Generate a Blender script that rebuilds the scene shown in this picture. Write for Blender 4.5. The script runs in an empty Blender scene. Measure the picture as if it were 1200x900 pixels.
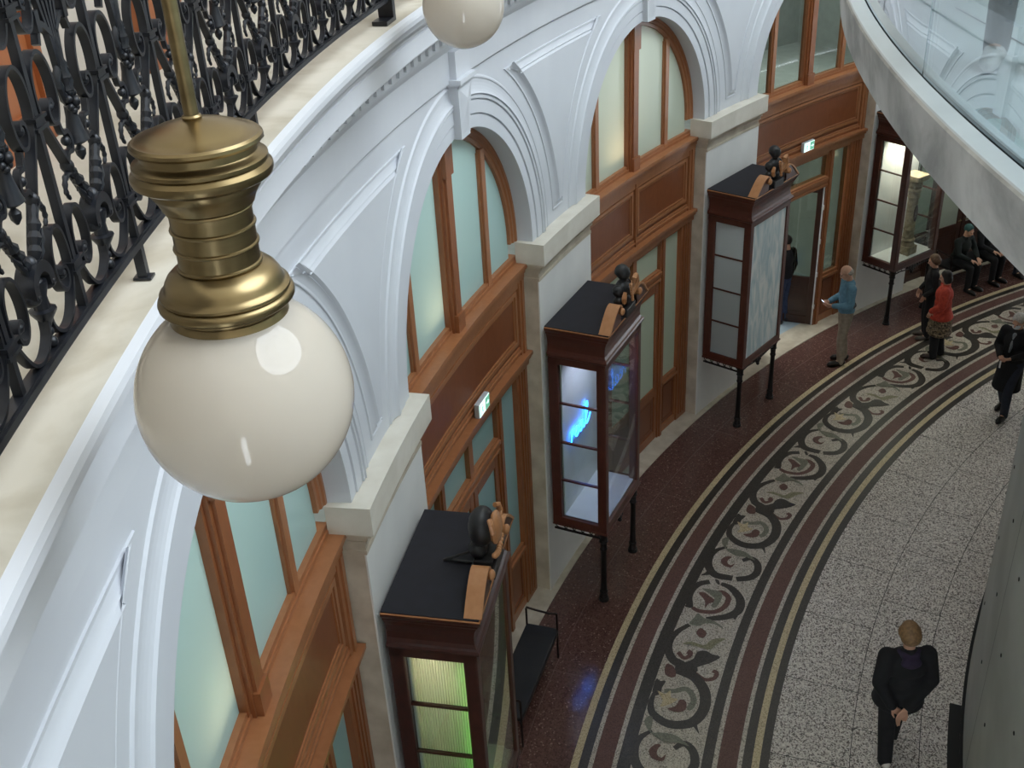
import bpy, bmesh, math, random
from math import sin, cos, pi, sqrt, atan2, hypot
from mathutils import Vector, Matrix

random.seed(7)
SC = bpy.context.scene
COL = SC.collection

# ---------------------------------------------------------------- the rotunda
# axis at the origin; 25 bays; k counts the piers clockwise (pier k, bay k+0.5)
D = 2 * pi / 25
PHI0 = 0.377964
def ang(k): return PHI0 + k * D
def cyl(r, k, z):
    a = ang(k); return Vector((r * cos(a), -r * sin(a), z))
def wrap(s, r, z, k0=0.0):
    """s metres along the wall from k0 (clockwise positive), radius r, height z"""
    a = ang(k0) + s / r; return Vector((r * cos(a), -r * sin(a), z))
def heading(k):
    a = ang(k); return atan2(-cos(a), -sin(a))      # local x along the wall, local y outward
ZI = 4.924        # impost top / springing
RA = 1.714        # arch radius

# ---------------------------------------------------------------- mesh builder
class MB:
    def __init__(s): s.v = []; s.f = []; s.m = []; s.sm = []; s.mi = 0; s.smooth = False
    def add(s, vs, fs, smooth=None):
        o = len(s.v); s.v += [tuple(v) for v in vs]
        for f in fs:
            s.f.append([i + o for i in f]); s.m.append(s.mi); s.sm.append(s.smooth if smooth is None else smooth)
        return s
    def grid(s, rows, closed_u=False, closed_v=False, smooth=None):
        """rows: list of equally long point lists"""
        nr, nc = len(rows), len(rows[0]); fs = []
        for i in range(nr if closed_v else nr - 1):
            for j in range(nc if closed_u else nc - 1):
                a, b = i * nc + j, i * nc + (j + 1) % nc
                c, d = ((i + 1) % nr) * nc + (j + 1) % nc, ((i + 1) % nr) * nc + j
                fs.append((a, b, c, d))
        return s.add([p for r in rows for p in r], fs, smooth)
    def box(s, x0, x1, y0, y1, z0, z1, M=None):
        vs = [Vector(p) for p in ((x0,y0,z0),(x1,y0,z0),(x1,y1,z0),(x0,y1,z0),(x0,y0,z1),(x1,y0,z1),(x1,y1,z1),(x0,y1,z1))]
        if M is not None: vs = [M @ v for v in vs]
        return s.add(vs, [(0,3,2,1),(4,5,6,7),(0,1,5,4),(1,2,6,5),(2,3,7,6),(3,0,4,7)], False)
    def bbox(s, x0, x1, y0, y1, z0, z1, b=0.01, M=None):
        """box with bevelled edges (chamfer b)"""
        bm = bmesh.new(); bmesh.ops.create_cube(bm, size=1)
        for v in bm.verts: v.co = Vector(((x0+x1)/2 + v.co.x*(x1-x0), (y0+y1)/2 + v.co.y*(y1-y0), (z0+z1)/2 + v.co.z*(z1-z0)))
        bmesh.ops.bevel(bm, geom=list(bm.edges), offset=b, segments=2, affect='EDGES', profile=.5)
        bm.verts.index_update()
        vs = [M @ v.co if M is not None else v.co.copy() for v in bm.verts]
        s.add(vs, [[v.index for v in f.verts] for f in bm.faces], False); bm.free(); return s
    def wbox(s, s0, s1, r0, r1, z0, z1, k0=0.0, seg=0.35):
        """a box bent along the rotunda wall"""
        n = max(1, int(math.ceil(abs(s1 - s0) / seg))); rm = (r0 + r1) / 2
        rows = []
        for i in range(n + 1):
            t = s0 + (s1 - s0) * i / n; a = ang(k0) + t / rm
            rows.append([Vector((r*cos(a), -r*sin(a), z)) for r, z in ((r0,z0),(r1,z0),(r1,z1),(r0,z1))])
        s.grid(rows, closed_u=True, smooth=False)
        return s.add(rows[0] + rows[-1], [(3,2,1,0),(4,5,6,7)], False)
    def lathe(s, prof, n=32, M=None, smooth=True, cap=True):
        rows = []
        for r, z in prof:
            rows.append([Vector((r*cos(2*pi*i/n), r*sin(2*pi*i/n), z)) for i in range(n)])
        if M is not None: rows = [[M @ p for p in r] for r in rows]
        s.grid(rows, closed_u=True, smooth=smooth)
        if cap: s.add(rows[0] + rows[-1], [tuple(range(n-1,-1,-1)), tuple(range(n,2*n))], False)
        return s
    def revolve(s, prof, k0, k1, n, smooth=False):
        """profile (r,z) swept round the rotunda axis"""
        return s.grid([[cyl(r, k0 + (k1-k0)*i/n, z) for r, z in prof] for i in range(n+1)], smooth=smooth)
    def tube(s, pts, rad, n=8, closed=False, smooth=True, cap=True):
        pts = [Vector(p) for p in pts]; N = len(pts); rows = []; up = None
        for i, p in enumerate(pts):
            if closed: t = pts[(i+1) % N] - pts[i-1]
            else: t = pts[min(i+1, N-1)] - pts[max(i-1, 0)]
            if t.length < 1e-9: t = Vector((0,0,1))
            t.normalize()
            if up is None:
                up = Vector((0,0,1)) if abs(t.z) < .9 else Vector((1,0,0))
            a = t.cross(up)
            if a.length < 1e-6: a = t.orthogonal()
            a.normalize(); b = a.cross(t).normalized(); up = b
            r = rad[i] if isinstance(rad, (list, tuple)) else rad
            rows.append([p + a*r*cos(2*pi*j/n) + b*r*sin(2*pi*j/n) for j in range(n)])
        s.grid(rows, closed_u=True, closed_v=closed, smooth=smooth)
        if cap and not closed: s.add(rows[0] + rows[-1], [tuple(range(n)), tuple(range(2*n-1, n-1, -1))], False)
        return s
    def ball(s, c, r, n=12, m=8, M=None):
        if not isinstance(r, (list, tuple)): r = (r, r, r)
        c = Vector(c); rows = []
        for i in range(m+1):
            t = pi * i / m
            rows.append([c + Vector((r[0]*sin(t)*cos(2*pi*j/n), r[1]*sin(t)*sin(2*pi*j/n), -r[2]*cos(t))) for j in range(n)])
        if M is not None: rows = [[M @ p for p in q] for q in rows]
        return s.grid(rows, closed_u=True, smooth=True)
    def build(s, name, mats, parent=None, loc=None, rotz=None, kind=None):
        me = bpy.data.meshes.new(name)
        me.from_pydata(s.v, [], s.f)
        for m in (mats if isinstance(mats, (list, tuple)) else [mats]): me.materials.append(m)
        me.polygons.foreach_set('material_index', s.m); me.polygons.foreach_set('use_smooth', s.sm)
        me.update()
        bm = bmesh.new(); bm.from_mesh(me); bmesh.ops.remove_doubles(bm, verts=bm.verts, dist=1e-5)
        bmesh.ops.recalc_face_normals(bm, faces=bm.faces); bm.to_mesh(me); bm.free()
        if any(s.sm): me.set_sharp_from_angle(angle=.62)
        return link(name, me, parent, loc, rotz, kind)

def link(name, me, parent=None, loc=None, rotz=None, kind=None):
    o = bpy.data.objects.new(name, me); COL.objects.link(o)
    if parent is not None: o.parent = parent
    if loc is not None: o.location = loc
    if rotz is not None: o.rotation_euler = (0, 0, rotz)
    if kind: o['kind'] = kind
    return o
def empty(name, loc=(0,0,0), rotz=0.0):
    o = bpy.data.objects.new(name, None); COL.objects.link(o); o.location = loc; o.rotation_euler = (0,0,rotz)
    o.empty_display_size = .2; return o
def tag(o, label=None, cat=None, group=None, kind=None):
    if label: o['label'] = label
    if cat: o['category'] = cat
    if group: o['group'] = group
    if kind: o['kind'] = kind
    return o
def kids(o): return [c for c in bpy.data.objects if c.parent == o]
def copy_tree(o, parent=None):
    c = o.copy(); COL.objects.link(c)
    if parent is not None: c.parent = parent
    for ch in kids(o): copy_tree(ch, c)
    return c

def catmull(pts, n=6, closed=False):
    P = [Vector(p) for p in pts]; N = len(P); out = []
    for i in range(N if closed else N - 1):
        p0 = P[i-1] if (closed or i > 0) else P[0]*2 - P[1]
        p1, p2 = P[i], P[(i+1) % N]
        p3 = P[(i+2) % N] if (closed or i + 2 < N) else P[-1]*2 - P[-2]
        for j in range(n):
            t = j / n
            out.append(0.5*((2*p1) + (p2-p0)*t + (2*p0-5*p1+4*p2-p3)*t*t + (3*p1-p0-3*p2+p3)*t**3))
    if not closed: out.append(P[-1].copy())
    return out

def offsets(path, closed):
    """2D mitred normals of a path"""
    N = len(path); out = []
    for i in range(N):
        a = path[i-1] if (closed or i) else None
        b = path[(i+1) % N] if (closed or i < N-1) else None
        p = path[i]
        d1 = Vector((p[0]-a[0], p[1]-a[1])).normalized() if a is not None else None
        d2 = Vector((b[0]-p[0], b[1]-p[1])).normalized() if b is not None else None
        if d1 is None: d1 = d2
        if d2 is None: d2 = d1
        n1, n2 = Vector((-d1.y, d1.x)), Vector((-d2.y, d2.x)); n = n1 + n2
        if n.length < 1e-6: n = n1.copy()
        n.normalize(); n /= max(.35, n.dot(n1)); out.append(n)
    return out
def sweep_wall(mb, path, prof, closed=False, k0=0.0, smooth=False):
    """profile [(offset to the left of the path, radius)] swept on the cylindrical wall"""
    ns = offsets(path, closed)
    rows = [[wrap(p[0] + n.x*o, r, p[1] + n.y*o, k0) for o, r in prof] for p, n in zip(path, ns)]
    mb.grid(rows, closed_v=closed, smooth=smooth)
def arc_path(rho, a0, a1, n, zc=ZI, sc=0.0):
    return [(sc + rho*cos(a0 + (a1-a0)*i/n), zc + rho*sin(a0 + (a1-a0)*i/n)) for i in range(n+1)]

# ---------------------------------------------------------------- materials
def lin(c):
    return tuple((x/12.92 if x <= .04045 else ((x+.055)/1.055)**2.4) for x in (v/255 for v in c))
def newmat(name):
    m = bpy.data.materials.new(name); m.use_nodes = True; nt = m.node_tree
    b = nt.nodes['Principled BSDF']; return m, nt, b
def setp(b, **k):
    names = dict(col='Base Color', rough='Roughness', metal='Metallic', spec='Specular IOR Level', coat='Coat Weight', coatr='Coat Roughness', emis='Emission Color', estr='Emission Strength', alpha='Alpha', ior='IOR', trans='Transmission Weight')
    for a, v in k.items():
        b.inputs[names[a]].default_value = (*lin(v), 1) if a in ('col', 'emis') else v
def noise_mix(nt, b, c1, c2, scale=5, detail=4, stretch=(1,1,1), lo=.35, hi=.65, kind='noise', bump=0.0, coord='Object', dist=0.0):
    tc = nt.nodes.new('ShaderNodeTexCoord'); mp = nt.nodes.new('ShaderNodeMapping'); mp.inputs['Scale'].default_value = stretch
    nt.links.new(tc.outputs[coord], mp.inputs['Vector'])
    if kind == 'voronoi':
        t = nt.nodes.new('ShaderNodeTexVoronoi'); t.inputs['Scale'].default_value = scale; out = t.outputs['Color']
    else:
        t = nt.nodes.new('ShaderNodeTexNoise'); t.inputs['Scale'].default_value = scale; t.inputs['Detail'].default_value = detail
        t.inputs['Distortion'].default_value = dist; out = t.outputs['Fac']
    nt.links.new(mp.outputs['Vector'], t.inputs['Vector'])
    r = nt.nodes.new('ShaderNodeValToRGB'); r.color_ramp.elements[0].position = lo; r.color_ramp.elements[1].position = hi
    r.color_ramp.elements[0].color = (*lin(c1), 1); r.color_ramp.elements[1].color = (*lin(c2), 1)
    nt.links.new(out, r.inputs['Fac']); nt.links.new(r.outputs['Color'], b.inputs['Base Color'])
    if bump:
        bp = nt.nodes.new('ShaderNodeBump'); bp.inputs['Strength'].default_value = bump; bp.inputs['Distance'].default_value = .01
        nt.links.new(t.outputs[0] if kind != 'voronoi' else t.outputs['Distance'], bp.inputs['Height']); nt.links.new(bp.outputs['Normal'], b.inputs['Normal'])
    return r
def simple(name, col, rough=.5, metal=0, spec=.5, c2=None, scale=6, coat=0, **kw):
    m, nt, b = newmat(name); setp(b, col=col, rough=rough, metal=metal, spec=spec, coat=coat)
    noise_mix(nt, b, col, c2 or tuple(max(0, x-10) for x in col), scale, **kw)
    return m
def terrazzo(name, cols, scale, rough=.3, spec=.5):
    m, nt, b = newmat(name); setp(b, rough=rough, spec=spec)
    r = noise_mix(nt, b, cols[0], cols[-1], scale, kind='voronoi', lo=.0, hi=1.0)
    r.color_ramp.interpolation = 'CONSTANT'
    els = r.color_ramp.elements
    els[0].color = (*lin(cols[0]), 1); els[1].color = (*lin(cols[-1]), 1); els[1].position = .86
    n = len(cols)
    for i, c in enumerate(cols[1:-1]):
        e = els.new(.3 + .56 * i / max(1, n - 2)); e.color = (*lin(c), 1)
    return m
def emission(name, col, s):
    m, nt, b = newmat(name); setp(b, col=col, emis=col, estr=s, rough=.4); return m
def schlick(nt, f0=.04, gain=1.0):
    lw = nt.nodes.new('ShaderNodeLayerWeight'); lw.inputs['Blend'].default_value = .5
    pw = nt.nodes.new('ShaderNodeMath'); pw.operation = 'POWER'; pw.inputs[1].default_value = 5
    ma = nt.nodes.new('ShaderNodeMath'); ma.operation = 'MULTIPLY_ADD'; ma.inputs[1].default_value = (1-f0)*gain; ma.inputs[2].default_value = f0*gain; ma.use_clamp = True
    nt.links.new(lw.outputs['Facing'], pw.inputs[0]); nt.links.new(pw.outputs[0], ma.inputs[0]); return ma.outputs[0]
def thin_glass(name, tint=(235,242,240), gain=1.0, rough=0.0):
    m = bpy.data.materials.new(name); m.use_nodes = True; nt = m.node_tree; nt.nodes.clear()
    o = nt.nodes.new('ShaderNodeOutputMaterial'); mx = nt.nodes.new('ShaderNodeMixShader')
    tr = nt.nodes.new('ShaderNodeBsdfTransparent'); tr.inputs[0].default_value = (*lin(tint), 1)
    gl = nt.nodes.new('ShaderNodeBsdfGlossy'); gl.inputs['Roughness'].default_value = rough
    nt.links.new(schlick(nt, .04, gain), mx.inputs[0])
    nt.links.new(tr.outputs[0], mx.inputs[1]); nt.links.new(gl.outputs[0], mx.inputs[2]); nt.links.new(mx.outputs[0], o.inputs[0])
    return m
def frosted(name, col, trans=.5, rough=.08, spec=.06):
    """white glass: part diffuse, part translucent, with a clear gloss"""
    m = bpy.data.materials.new(name); m.use_nodes = True; nt = m.node_tree; nt.nodes.clear()
    o = nt.nodes.new('ShaderNodeOutputMaterial'); mx = nt.nodes.new('ShaderNodeMixShader'); m2 = nt.nodes.new('ShaderNodeMixShader')
    d = nt.nodes.new('ShaderNodeBsdfDiffuse'); t = nt.nodes.new('ShaderNodeBsdfTranslucent'); g = nt.nodes.new('ShaderNodeBsdfGlossy')
    d.inputs[0].default_value = t.inputs[0].default_value = (*lin(col), 1); g.inputs['Roughness'].default_value = rough
    mx.inputs[0].default_value = trans
    nt.links.new(d.outputs[0], mx.inputs[1]); nt.links.new(t.outputs[0], mx.inputs[2])
    nt.links.new(schlick(nt), m2.inputs[0]); nt.links.new(mx.outputs[0], m2.inputs[1]); nt.links.new(g.outputs[0], m2.inputs[2]); nt.links.new(m2.outputs[0], o.inputs[0])
    return m

M = {}
M['plaster'] = simple('white_plaster_dulled', (209,212,217), .55, c2=(203,206,212), scale=1.2)  # tone lowered to offset the stronger light high on the wall
M['plaster_smooth'] = simple('pier_paint_lightened', (238,238,234), .5, c2=(230,230,226), scale=2)  # pier paint made paler to stand in for light missing lower down
M['stone'] = simple('limestone', (214,203,184), .7, c2=(186,173,153), scale=3.5, detail=8, bump=.08)
M['impost'] = simple('impost_stone', (226,221,209), .6, c2=(208,201,186), scale=4, detail=8, lo=.3, hi=.75)
M['ledge'] = simple('ledge_stone', (208,203,190), .55, c2=(160,149,126), scale=2.4, detail=10, lo=.47, hi=.82, dist=.5)
M['beige'] = simple('balcony_wall', (192,183,173), .6, c2=(196,187,176), scale=1.5)
M['marble'] = simple('sill_marble', (214,206,190), .35, c2=(190,180,162), scale=5, detail=8)
def wood(name, c1, c2, rough=.38, coat=.15):
    m, nt, b = newmat(name); setp(b, rough=rough, coat=coat, coatr=.25)
    noise_mix(nt, b, c1, c2, 5, detail=4, stretch=(3,3,1.6), lo=.25, hi=.8, dist=.3); return m
M['wood'] = wood('oiled_oak', (138,82,48), (152,94,57))
M['wood_h'] = wood('oiled_oak_rail', (152,98,62), (166,110,72))
M['wood_panel'] = wood('oiled_oak_panel', (120,66,36), (130,75,42))
M['mahogany'] = wood('dark_mahogany', (58,28,22), (78,40,31), .35, .3)
M['mahogany_red'] = wood('red_mahogany', (76,36,27), (94,48,36), .35, .3)
M['pale_wood_lit'] = wood('pale_toplit_crest_wood', (176,120,76), (196,142,98))  # paleness carries the light falling on the pediment scrolls from above
M['door_orange'] = wood('orange_shutter', (150,86,48), (166,100,60))
M['door_dark_shade'] = wood('dark_door_and_shade', (56,31,22), (70,41,29))  # dark leaves of the open doors; doubles as painted shade on far bays
M['roofcloth'] = simple('black_roof', (27,26,36), .75, c2=(22,21,29), scale=9)
M['iron'] = simple('black_iron', (36,39,46), .36, metal=.3, c2=(25,27,32), scale=14)
M['cast'] = simple('cast_iron', (30,26,26), .5, metal=.3, c2=(22,19,19), scale=14)
M['carving'] = simple('blackened_carving', (40,39,40), .45, c2=(28,27,28), scale=20)
m, nt, b = newmat('antique_brass'); setp(b, rough=.3, metal=1.0)
noise_mix(nt, b, (114,99,70), (146,129,95), 2.5, detail=3, stretch=(1,1,6), lo=.3, hi=.7); M['brass'] = m
M['opal'] = frosted('opal_glass', (233,226,215), .55, .03)
m, nt, b = newmat('concrete'); setp(b, rough=.65, spec=.3)
r = noise_mix(nt, b, (140,142,141), (198,200,199), 1.5, detail=11, lo=.30, hi=.62, dist=.4, stretch=(1,1,1.6))
e = r.color_ramp.elements.new(.44); e.color = (*lin((176,178,177)), 1); M['concrete'] = m
tc = nt.nodes.new('ShaderNodeTexCoord'); n2 = nt.nodes.new('ShaderNodeTexNoise'); n2.inputs['Scale'].default_value = 1.9; n2.inputs['Detail'].default_value = 9; n2.inputs['Roughness'].default_value = .62; n2.inputs['Distortion'].default_value = .3
r2 = nt.nodes.new('ShaderNodeValToRGB'); r2.color_ramp.elements[0].position = .47; r2.color_ramp.elements[1].position = .66; r2.color_ramp.elements[0].color = (1,1,1,1); r2.color_ramp.elements[1].color = (.62,.62,.62,1)
mm = nt.nodes.new('ShaderNodeMix'); mm.data_type = 'RGBA'; mm.blend_type = 'MULTIPLY'; mm.inputs[0].default_value = 1
nt.links.new(tc.outputs['Object'], n2.inputs['Vector']); nt.links.new(n2.outputs['Fac'], r2.inputs['Fac']); nt.links.new(r.outputs['Color'], mm.inputs[6]); nt.links.new(r2.outputs['Color'], mm.inputs[7]); nt.links.new(mm.outputs[2], b.inputs['Base Color'])
M['concrete_dark'] = simple('formed_concrete', (190,190,184), .6, c2=(168,168,162), scale=.9, detail=7)
M['steel'] = simple('brushed_steel', (196,204,210), .35, c2=(186,194,200), scale=3)
M['black'] = simple('black_gap', (18,18,18), .7, c2=(14,14,14))
M['glass'] = thin_glass('clear_glass')
M['glass_rail'] = thin_glass('balustrade_glass', (226,236,238), 2.2)
M['pane'] = frosted('frosted_pane', (184,215,214), .5, .28)
M['pane_warm'] = frosted('frosted_pane_grey', (204,212,196), .5, .28)
M['pane_dark'] = thin_glass('clear_pane_dim', (196,204,196), 1.3)
M['white'] = simple('white_panel', (232,232,232), .5, c2=(226,226,226))
M['room'] = simple('inner_room', (196,200,198), .7, c2=(186,190,188))
M['roomfloor'] = simple('inner_floor', (178,196,206), .4, c2=(168,186,196))
M['granite'] = terrazzo('granite_terrazzo', [(104,94,90),(176,166,160),(214,206,199),(228,221,214),(240,235,230)], 72, .45)
M['redterr'] = terrazzo('red_granito', [(84,60,56),(98,71,66),(102,75,70),(108,81,76),(146,120,110)], 60, .13)
M['redband'] = terrazzo('red_band', [(88,58,52),(100,68,61),(104,72,65),(108,76,69),(118,86,78)], 90, .5)
M['darkband'] = terrazzo('dark_band', [(44,40,37),(56,51,47),(60,55,50),(64,59,54),(76,70,64)], 90, .34)
M['whiteband'] = terrazzo('white_band', [(134,126,116),(182,172,160),(194,185,173),(202,193,181),(220,212,202)], 90, .38)
M['ochreband'] = terrazzo('ochre_band', [(168,150,118),(196,178,142),(204,188,152),(210,194,160),(218,204,174)], 90, .42)
M['greyinlay'] = terrazzo('grey_inlay', [(100,100,88),(118,118,104),(122,122,108),(128,127,113),(142,140,126)], 90, .3)
M['oliveinlay'] = terrazzo('olive_inlay', [(112,108,82),(130,126,98),(136,132,104),(142,138,112),(154,148,122)], 90, .3)
M['pinkinlay'] = terrazzo('rose_inlay', [(170,148,132),(196,176,160),(204,184,168),(208,190,174),(216,200,184)], 90, .3)
SKY = 8.4; EXPO = 0.0
# ================================================================ FLOOR
def ring(mb, r0, r1, mi, k0=-4.0, k1=8.0, n=190, z=0.0):
    mb.mi = mi; mb.revolve([(r0, z), (r1, z)], k0, k1, n, smooth=False)
FM = ['granite','redterr','redband','darkband','whiteband','ochreband','greyinlay','oliveinlay','pinkinlay','marble','black']
FI = {n: i for i, n in enumerate(FM)}
fl = MB()
for r0, r1, m in ((13.2,16.446,'granite'),(16.446,16.541,'darkband'),(16.541,16.621,'ochreband'),(16.621,16.722,'darkband'),
                  (16.722,16.77,'whiteband'),(16.77,16.976,'redband'),(16.976,17.028,'whiteband'),(17.028,17.143,'darkband'),
                  (17.143,17.876,'whiteband'),(17.876,18.021,'darkband'),(18.021,18.074,'whiteband'),(18.074,18.274,'redband'),
                  (18.274,18.323,'whiteband'),(18.323,18.426,'darkband'),(18.426,18.509,'ochreband'),(18.509,19.60,'redterr')):
    ring(fl, r0, r1, FI[m])
# the rest of the round, out of sight, plain
fl.mi = FI['granite']; fl.revolve([(13.2,0),(16.446,0)], 8, 21, 90); fl.mi = FI['redterr']; fl.revolve([(16.446,0),(19.6,0)], 8, 21, 90)
# saw joints in the granite and the red granito
fl.mi = FI['black']
for rr in (15.62, 14.92): fl.revolve([(rr-.004,.0008),(rr+.004,.0008)], -3, 6, 160)
kk = -2.3
while kk < 5.5:
    for r0, r1, off in ((14.45,14.92,.11),(14.92,15.62,0.0),(15.62,16.446,.14)):
        k_ = kk + off; d = .004/(D*15)
        fl.add([cyl(r0,k_-d,.0008),cyl(r0,k_+d,.0008),cyl(r1,k_+d,.0008),cyl(r1,k_-d,.0008)], [(0,1,2,3)])
    kk += .29
fl.mi = FI['redband']
fl.revolve([(19.06,.0008),(19.072,.0008)], -3, 6, 160)
kk = -2.3
while kk < 5.5:
    d = .005/(D*19); fl.add([cyl(18.51,kk-d,.0008),cyl(18.51,kk+d,.0008),cyl(19.5,kk+d,.0008),cyl(19.5,kk-d,.0008)], [(0,1,2,3)]); kk += .41
# scroll frieze: inlaid pieces, one period = 1/32 of the round
def fp(s, w, z): return cyl(17.51 + w*.92, KF + s/(D*17.5), z)
def inlay_poly(pts, mat, z=.0012, sub=3):
    P = catmull([(a,b,0) for a,b in pts], sub, closed=True); fl.mi = FI[mat]
    c = Vector((sum(p.x for p in P)/len(P), sum(p.y for p in P)/len(P), 0))
    bm = bmesh.new(); vs = [bm.verts.new((p.x,p.y,0)) for p in P]; f = bm.faces.new(vs)
    r = bmesh.ops.triangulate(bm, faces=[f]); bm.verts.index_update()
    fl.add([fp(v.co.x, v.co.y, z) for v in bm.verts], [[v.index for v in f.verts] for f in bm.faces], False); bm.free()
def inlay_stroke(pts, w0, w1, mat, z=.001, wm=None):
    P = catmull([(a,b,0) for a,b in pts], 6); fl.mi = FI[mat]; N = len(P); path = [(p.x,p.y) for p in P]
    ns = offsets(path, False); rows = []
    for i, (p, n) in enumerate(zip(path, ns)):
        t = i/(N-1); w = (w0 + (w1-w0)*t) if wm is None else (w0*(1-t)**2 + 2*wm*t*(1-t) + w1*t*t)
        w *= 1.22; n = n.normalized(); rows.append([fp(p[0]+n.x*w/2, p[1]+n.y*w/2, z), fp(p[0]-n.x*w/2, p[1]-n.y*w/2, z)])
    fl.grid(rows, smooth=False)
T = {
 'a_stem':[(0.079,0.234),(-0.085,0.344),(-0.262,0.394),(-0.431,0.369),(-0.568,0.273),(-0.612,0.164),(-0.666,0.066)],
 'a_leaf':[(-0.70,0.05),(-0.64,-0.03),(-0.573,-0.103),(-0.475,-0.219),(-0.349,-0.305),(-0.333,-0.191),(-0.302,-0.102),(-0.336,-0.017),(-0.40,0.01),(-0.47,0.015),(-0.53,0.06),(-0.60,0.12)],
 'a_volute':[(-0.431,0.238),(-0.506,0.142),(-0.455,0.084),(-0.396,0.082),(-0.383,0.126)],
 'a_diamond':[(-0.045,0.102),(0.067,0.074),(0.001,-0.028),(-0.1,-0.001)],
 'a_flower':[(0.095,0.241),(0.207,0.209),(0.314,0.185),(0.255,0.086),(0.259,-0.006),(0.2,-0.164),(0.143,-0.213),(0.19,-0.088),(0.167,0.035),(0.087,0.109)],
 'a_olive':[(-0.277,0.222),(-0.211,0.131),(-0.213,0.025),(-0.21,-0.066),(-0.082,-0.132),(-0.01,-0.294),(-0.142,-0.208),(-0.253,-0.16),(-0.278,-0.092),(-0.264,0.07)],
 'b_arc1':[(0.952,0.226),(0.862,0.347),(0.719,0.40),(0.563,0.395),(0.438,0.345)],
 'b_hook':[(0.608,0.40),(0.466,0.386),(0.377,0.39),(0.376,0.317),(0.42,0.288)],
 'b_arc2':[(0.972,0.066),(0.937,-0.094),(0.774,-0.269),(0.556,-0.311),(0.386,-0.194),(0.251,0.05)],
 'b_tail':[(0.46,-0.244),(0.535,-0.32),(0.368,-0.324),(0.418,-0.261)],
 'b_ring':[(0.392,0.291),(0.363,0.174),(0.419,-0.019),(0.567,-0.118),(0.739,-0.115),(0.815,-0.01),(0.781,0.058)],
 'b_star':[(0.684,0.297),(0.719,0.224),(0.677,0.135),(0.612,0.024),(0.536,0.1),(0.44,0.126),(0.573,0.171)],
 'b_leaf':[(0.777,0.279),(0.804,0.152),(0.809,0.015),(0.702,-0.032),(0.499,-0.011),(0.508,0.06),(0.668,0.063)],
 'b_dot':[(1.016,0.171),(1.027,0.128),(0.959,0.077),(0.939,0.107)],
 'c_arc1':[(1.729,0.254),(1.598,0.365),(1.436,0.40),(1.244,0.347),(1.113,0.197),(1.133,-0.047)],
 'c_hook':[(1.266,0.358),(1.138,0.332),(1.029,0.385),(1.076,0.279),(1.12,0.186)],
 'c_arc2':[(1.136,-0.102),(1.237,-0.265),(1.384,-0.325),(1.558,-0.274),(1.635,-0.154),(1.54,-0.056)],
 'c_comma':[(1.478,0.222),(1.548,0.164),(1.547,0.105),(1.481,0.131),(1.412,0.127),(1.377,0.066),(1.436,0.023),(1.332,0.045),(1.34,0.163),(1.406,0.222)],
 'c_leaf':[(1.832,0.372),(1.912,0.349),(1.92,0.293),(1.813,0.268),(1.699,0.254),(1.723,0.134),(1.724,-0.04),(1.611,-0.222),(1.624,-0.088),(1.596,0.071),(1.661,0.22),(1.744,0.321)],
 'd_arc':[(2.272,0.359),(2.097,0.357),(1.959,0.284),(1.869,0.061),(1.958,-0.187),(2.196,-0.289),(2.46,-0.246),(2.644,-0.093),(2.696,0.055),(2.716,0.204),(2.80,0.30),(2.86,0.16),(2.77,0.066)],
 'd_hook':[(2.303,0.388),(2.5,0.39),(2.479,0.332),(2.499,0.263),(2.383,0.282),(2.288,0.277),(2.239,0.342)],
 'd_tail':[(1.911,-0.108),(2.132,-0.247),(1.946,-0.256),(1.81,-0.308),(1.911,-0.209)],
 'd_ring':[(2.344,0.246),(2.379,0.114),(2.446,-0.016),(2.337,-0.131),(2.209,-0.136),(2.145,-0.095)],
 'd_star':[(2.318,0.324),(2.297,0.221),(2.37,0.169),(2.262,0.137),(2.261,0.052),(2.163,0.121),(2.092,0.233),(2.194,0.227)],
 'd_red':[(2.084,0.14),(2.148,0.054),(2.263,0.024),(2.247,-0.058),(2.129,-0.074),(2.064,0.012)],
 'd_redleaf':[(2.618,0.31),(2.771,0.327),(2.74,0.217),(2.611,0.162),(2.57,0.231)],
 'd_stem2':[(2.74,-0.043),(2.663,-0.203),(2.716,-0.31),(2.81,-0.322),(2.833,-0.265)],
}
for p in range(-3, 6):
    KF = 1.612 + p*.78125; zc_ = [.0006]
    for nm, w0, w1, wm, mat in (('a_stem',.05,.11,.1,'darkband'),('b_arc1',.07,.08,.08,'darkband'),('b_arc2',.05,.06,.15,'darkband'),
        ('b_ring',.05,.06,.07,'redband'),('c_arc1',.03,.09,.12,'darkband'),('c_arc2',.08,.05,.11,'darkband'),('d_ring',.05,.06,.07,'greyinlay'),
        ('d_stem2',.04,.05,.05,'redband'),('a_volute',.05,.07,.04,'redband')):
        zc_[0] += .0002; inlay_stroke(T[nm], w0, w1, mat, wm=wm, z=zc_[0])
    d = T['d_arc']; inlay_stroke(d[:10], .04, .1, 'darkband', wm=.15, z=.0028)
    inlay_stroke([(2.716,.204),(2.735,.10),(2.77,-.02),(2.82,.066-.05)], .09, .1, 'darkband', wm=.1, z=.0030)
    for nm, mat in (('a_leaf','darkband'),('b_hook','darkband'),('b_tail','darkband'),('c_hook','darkband'),('d_hook','darkband'),('d_tail','darkband'),
                    ('b_dot','darkband'),('a_diamond','redband'),('b_star','redband'),('c_comma','redband'),('d_red','redband'),('d_redleaf','redband')):
        zc_[0] += .0002; inlay_poly(T[nm], mat, zc_[0]+.0010)
    for nm, mat in (('a_flower','greyinlay'),('a_olive','oliveinlay'),('b_leaf','greyinlay'),('c_leaf','greyinlay'),('d_star','ochreband')):
        zc_[0] += .0002; inlay_poly(T[nm], mat, zc_[0]+.0012)
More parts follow.
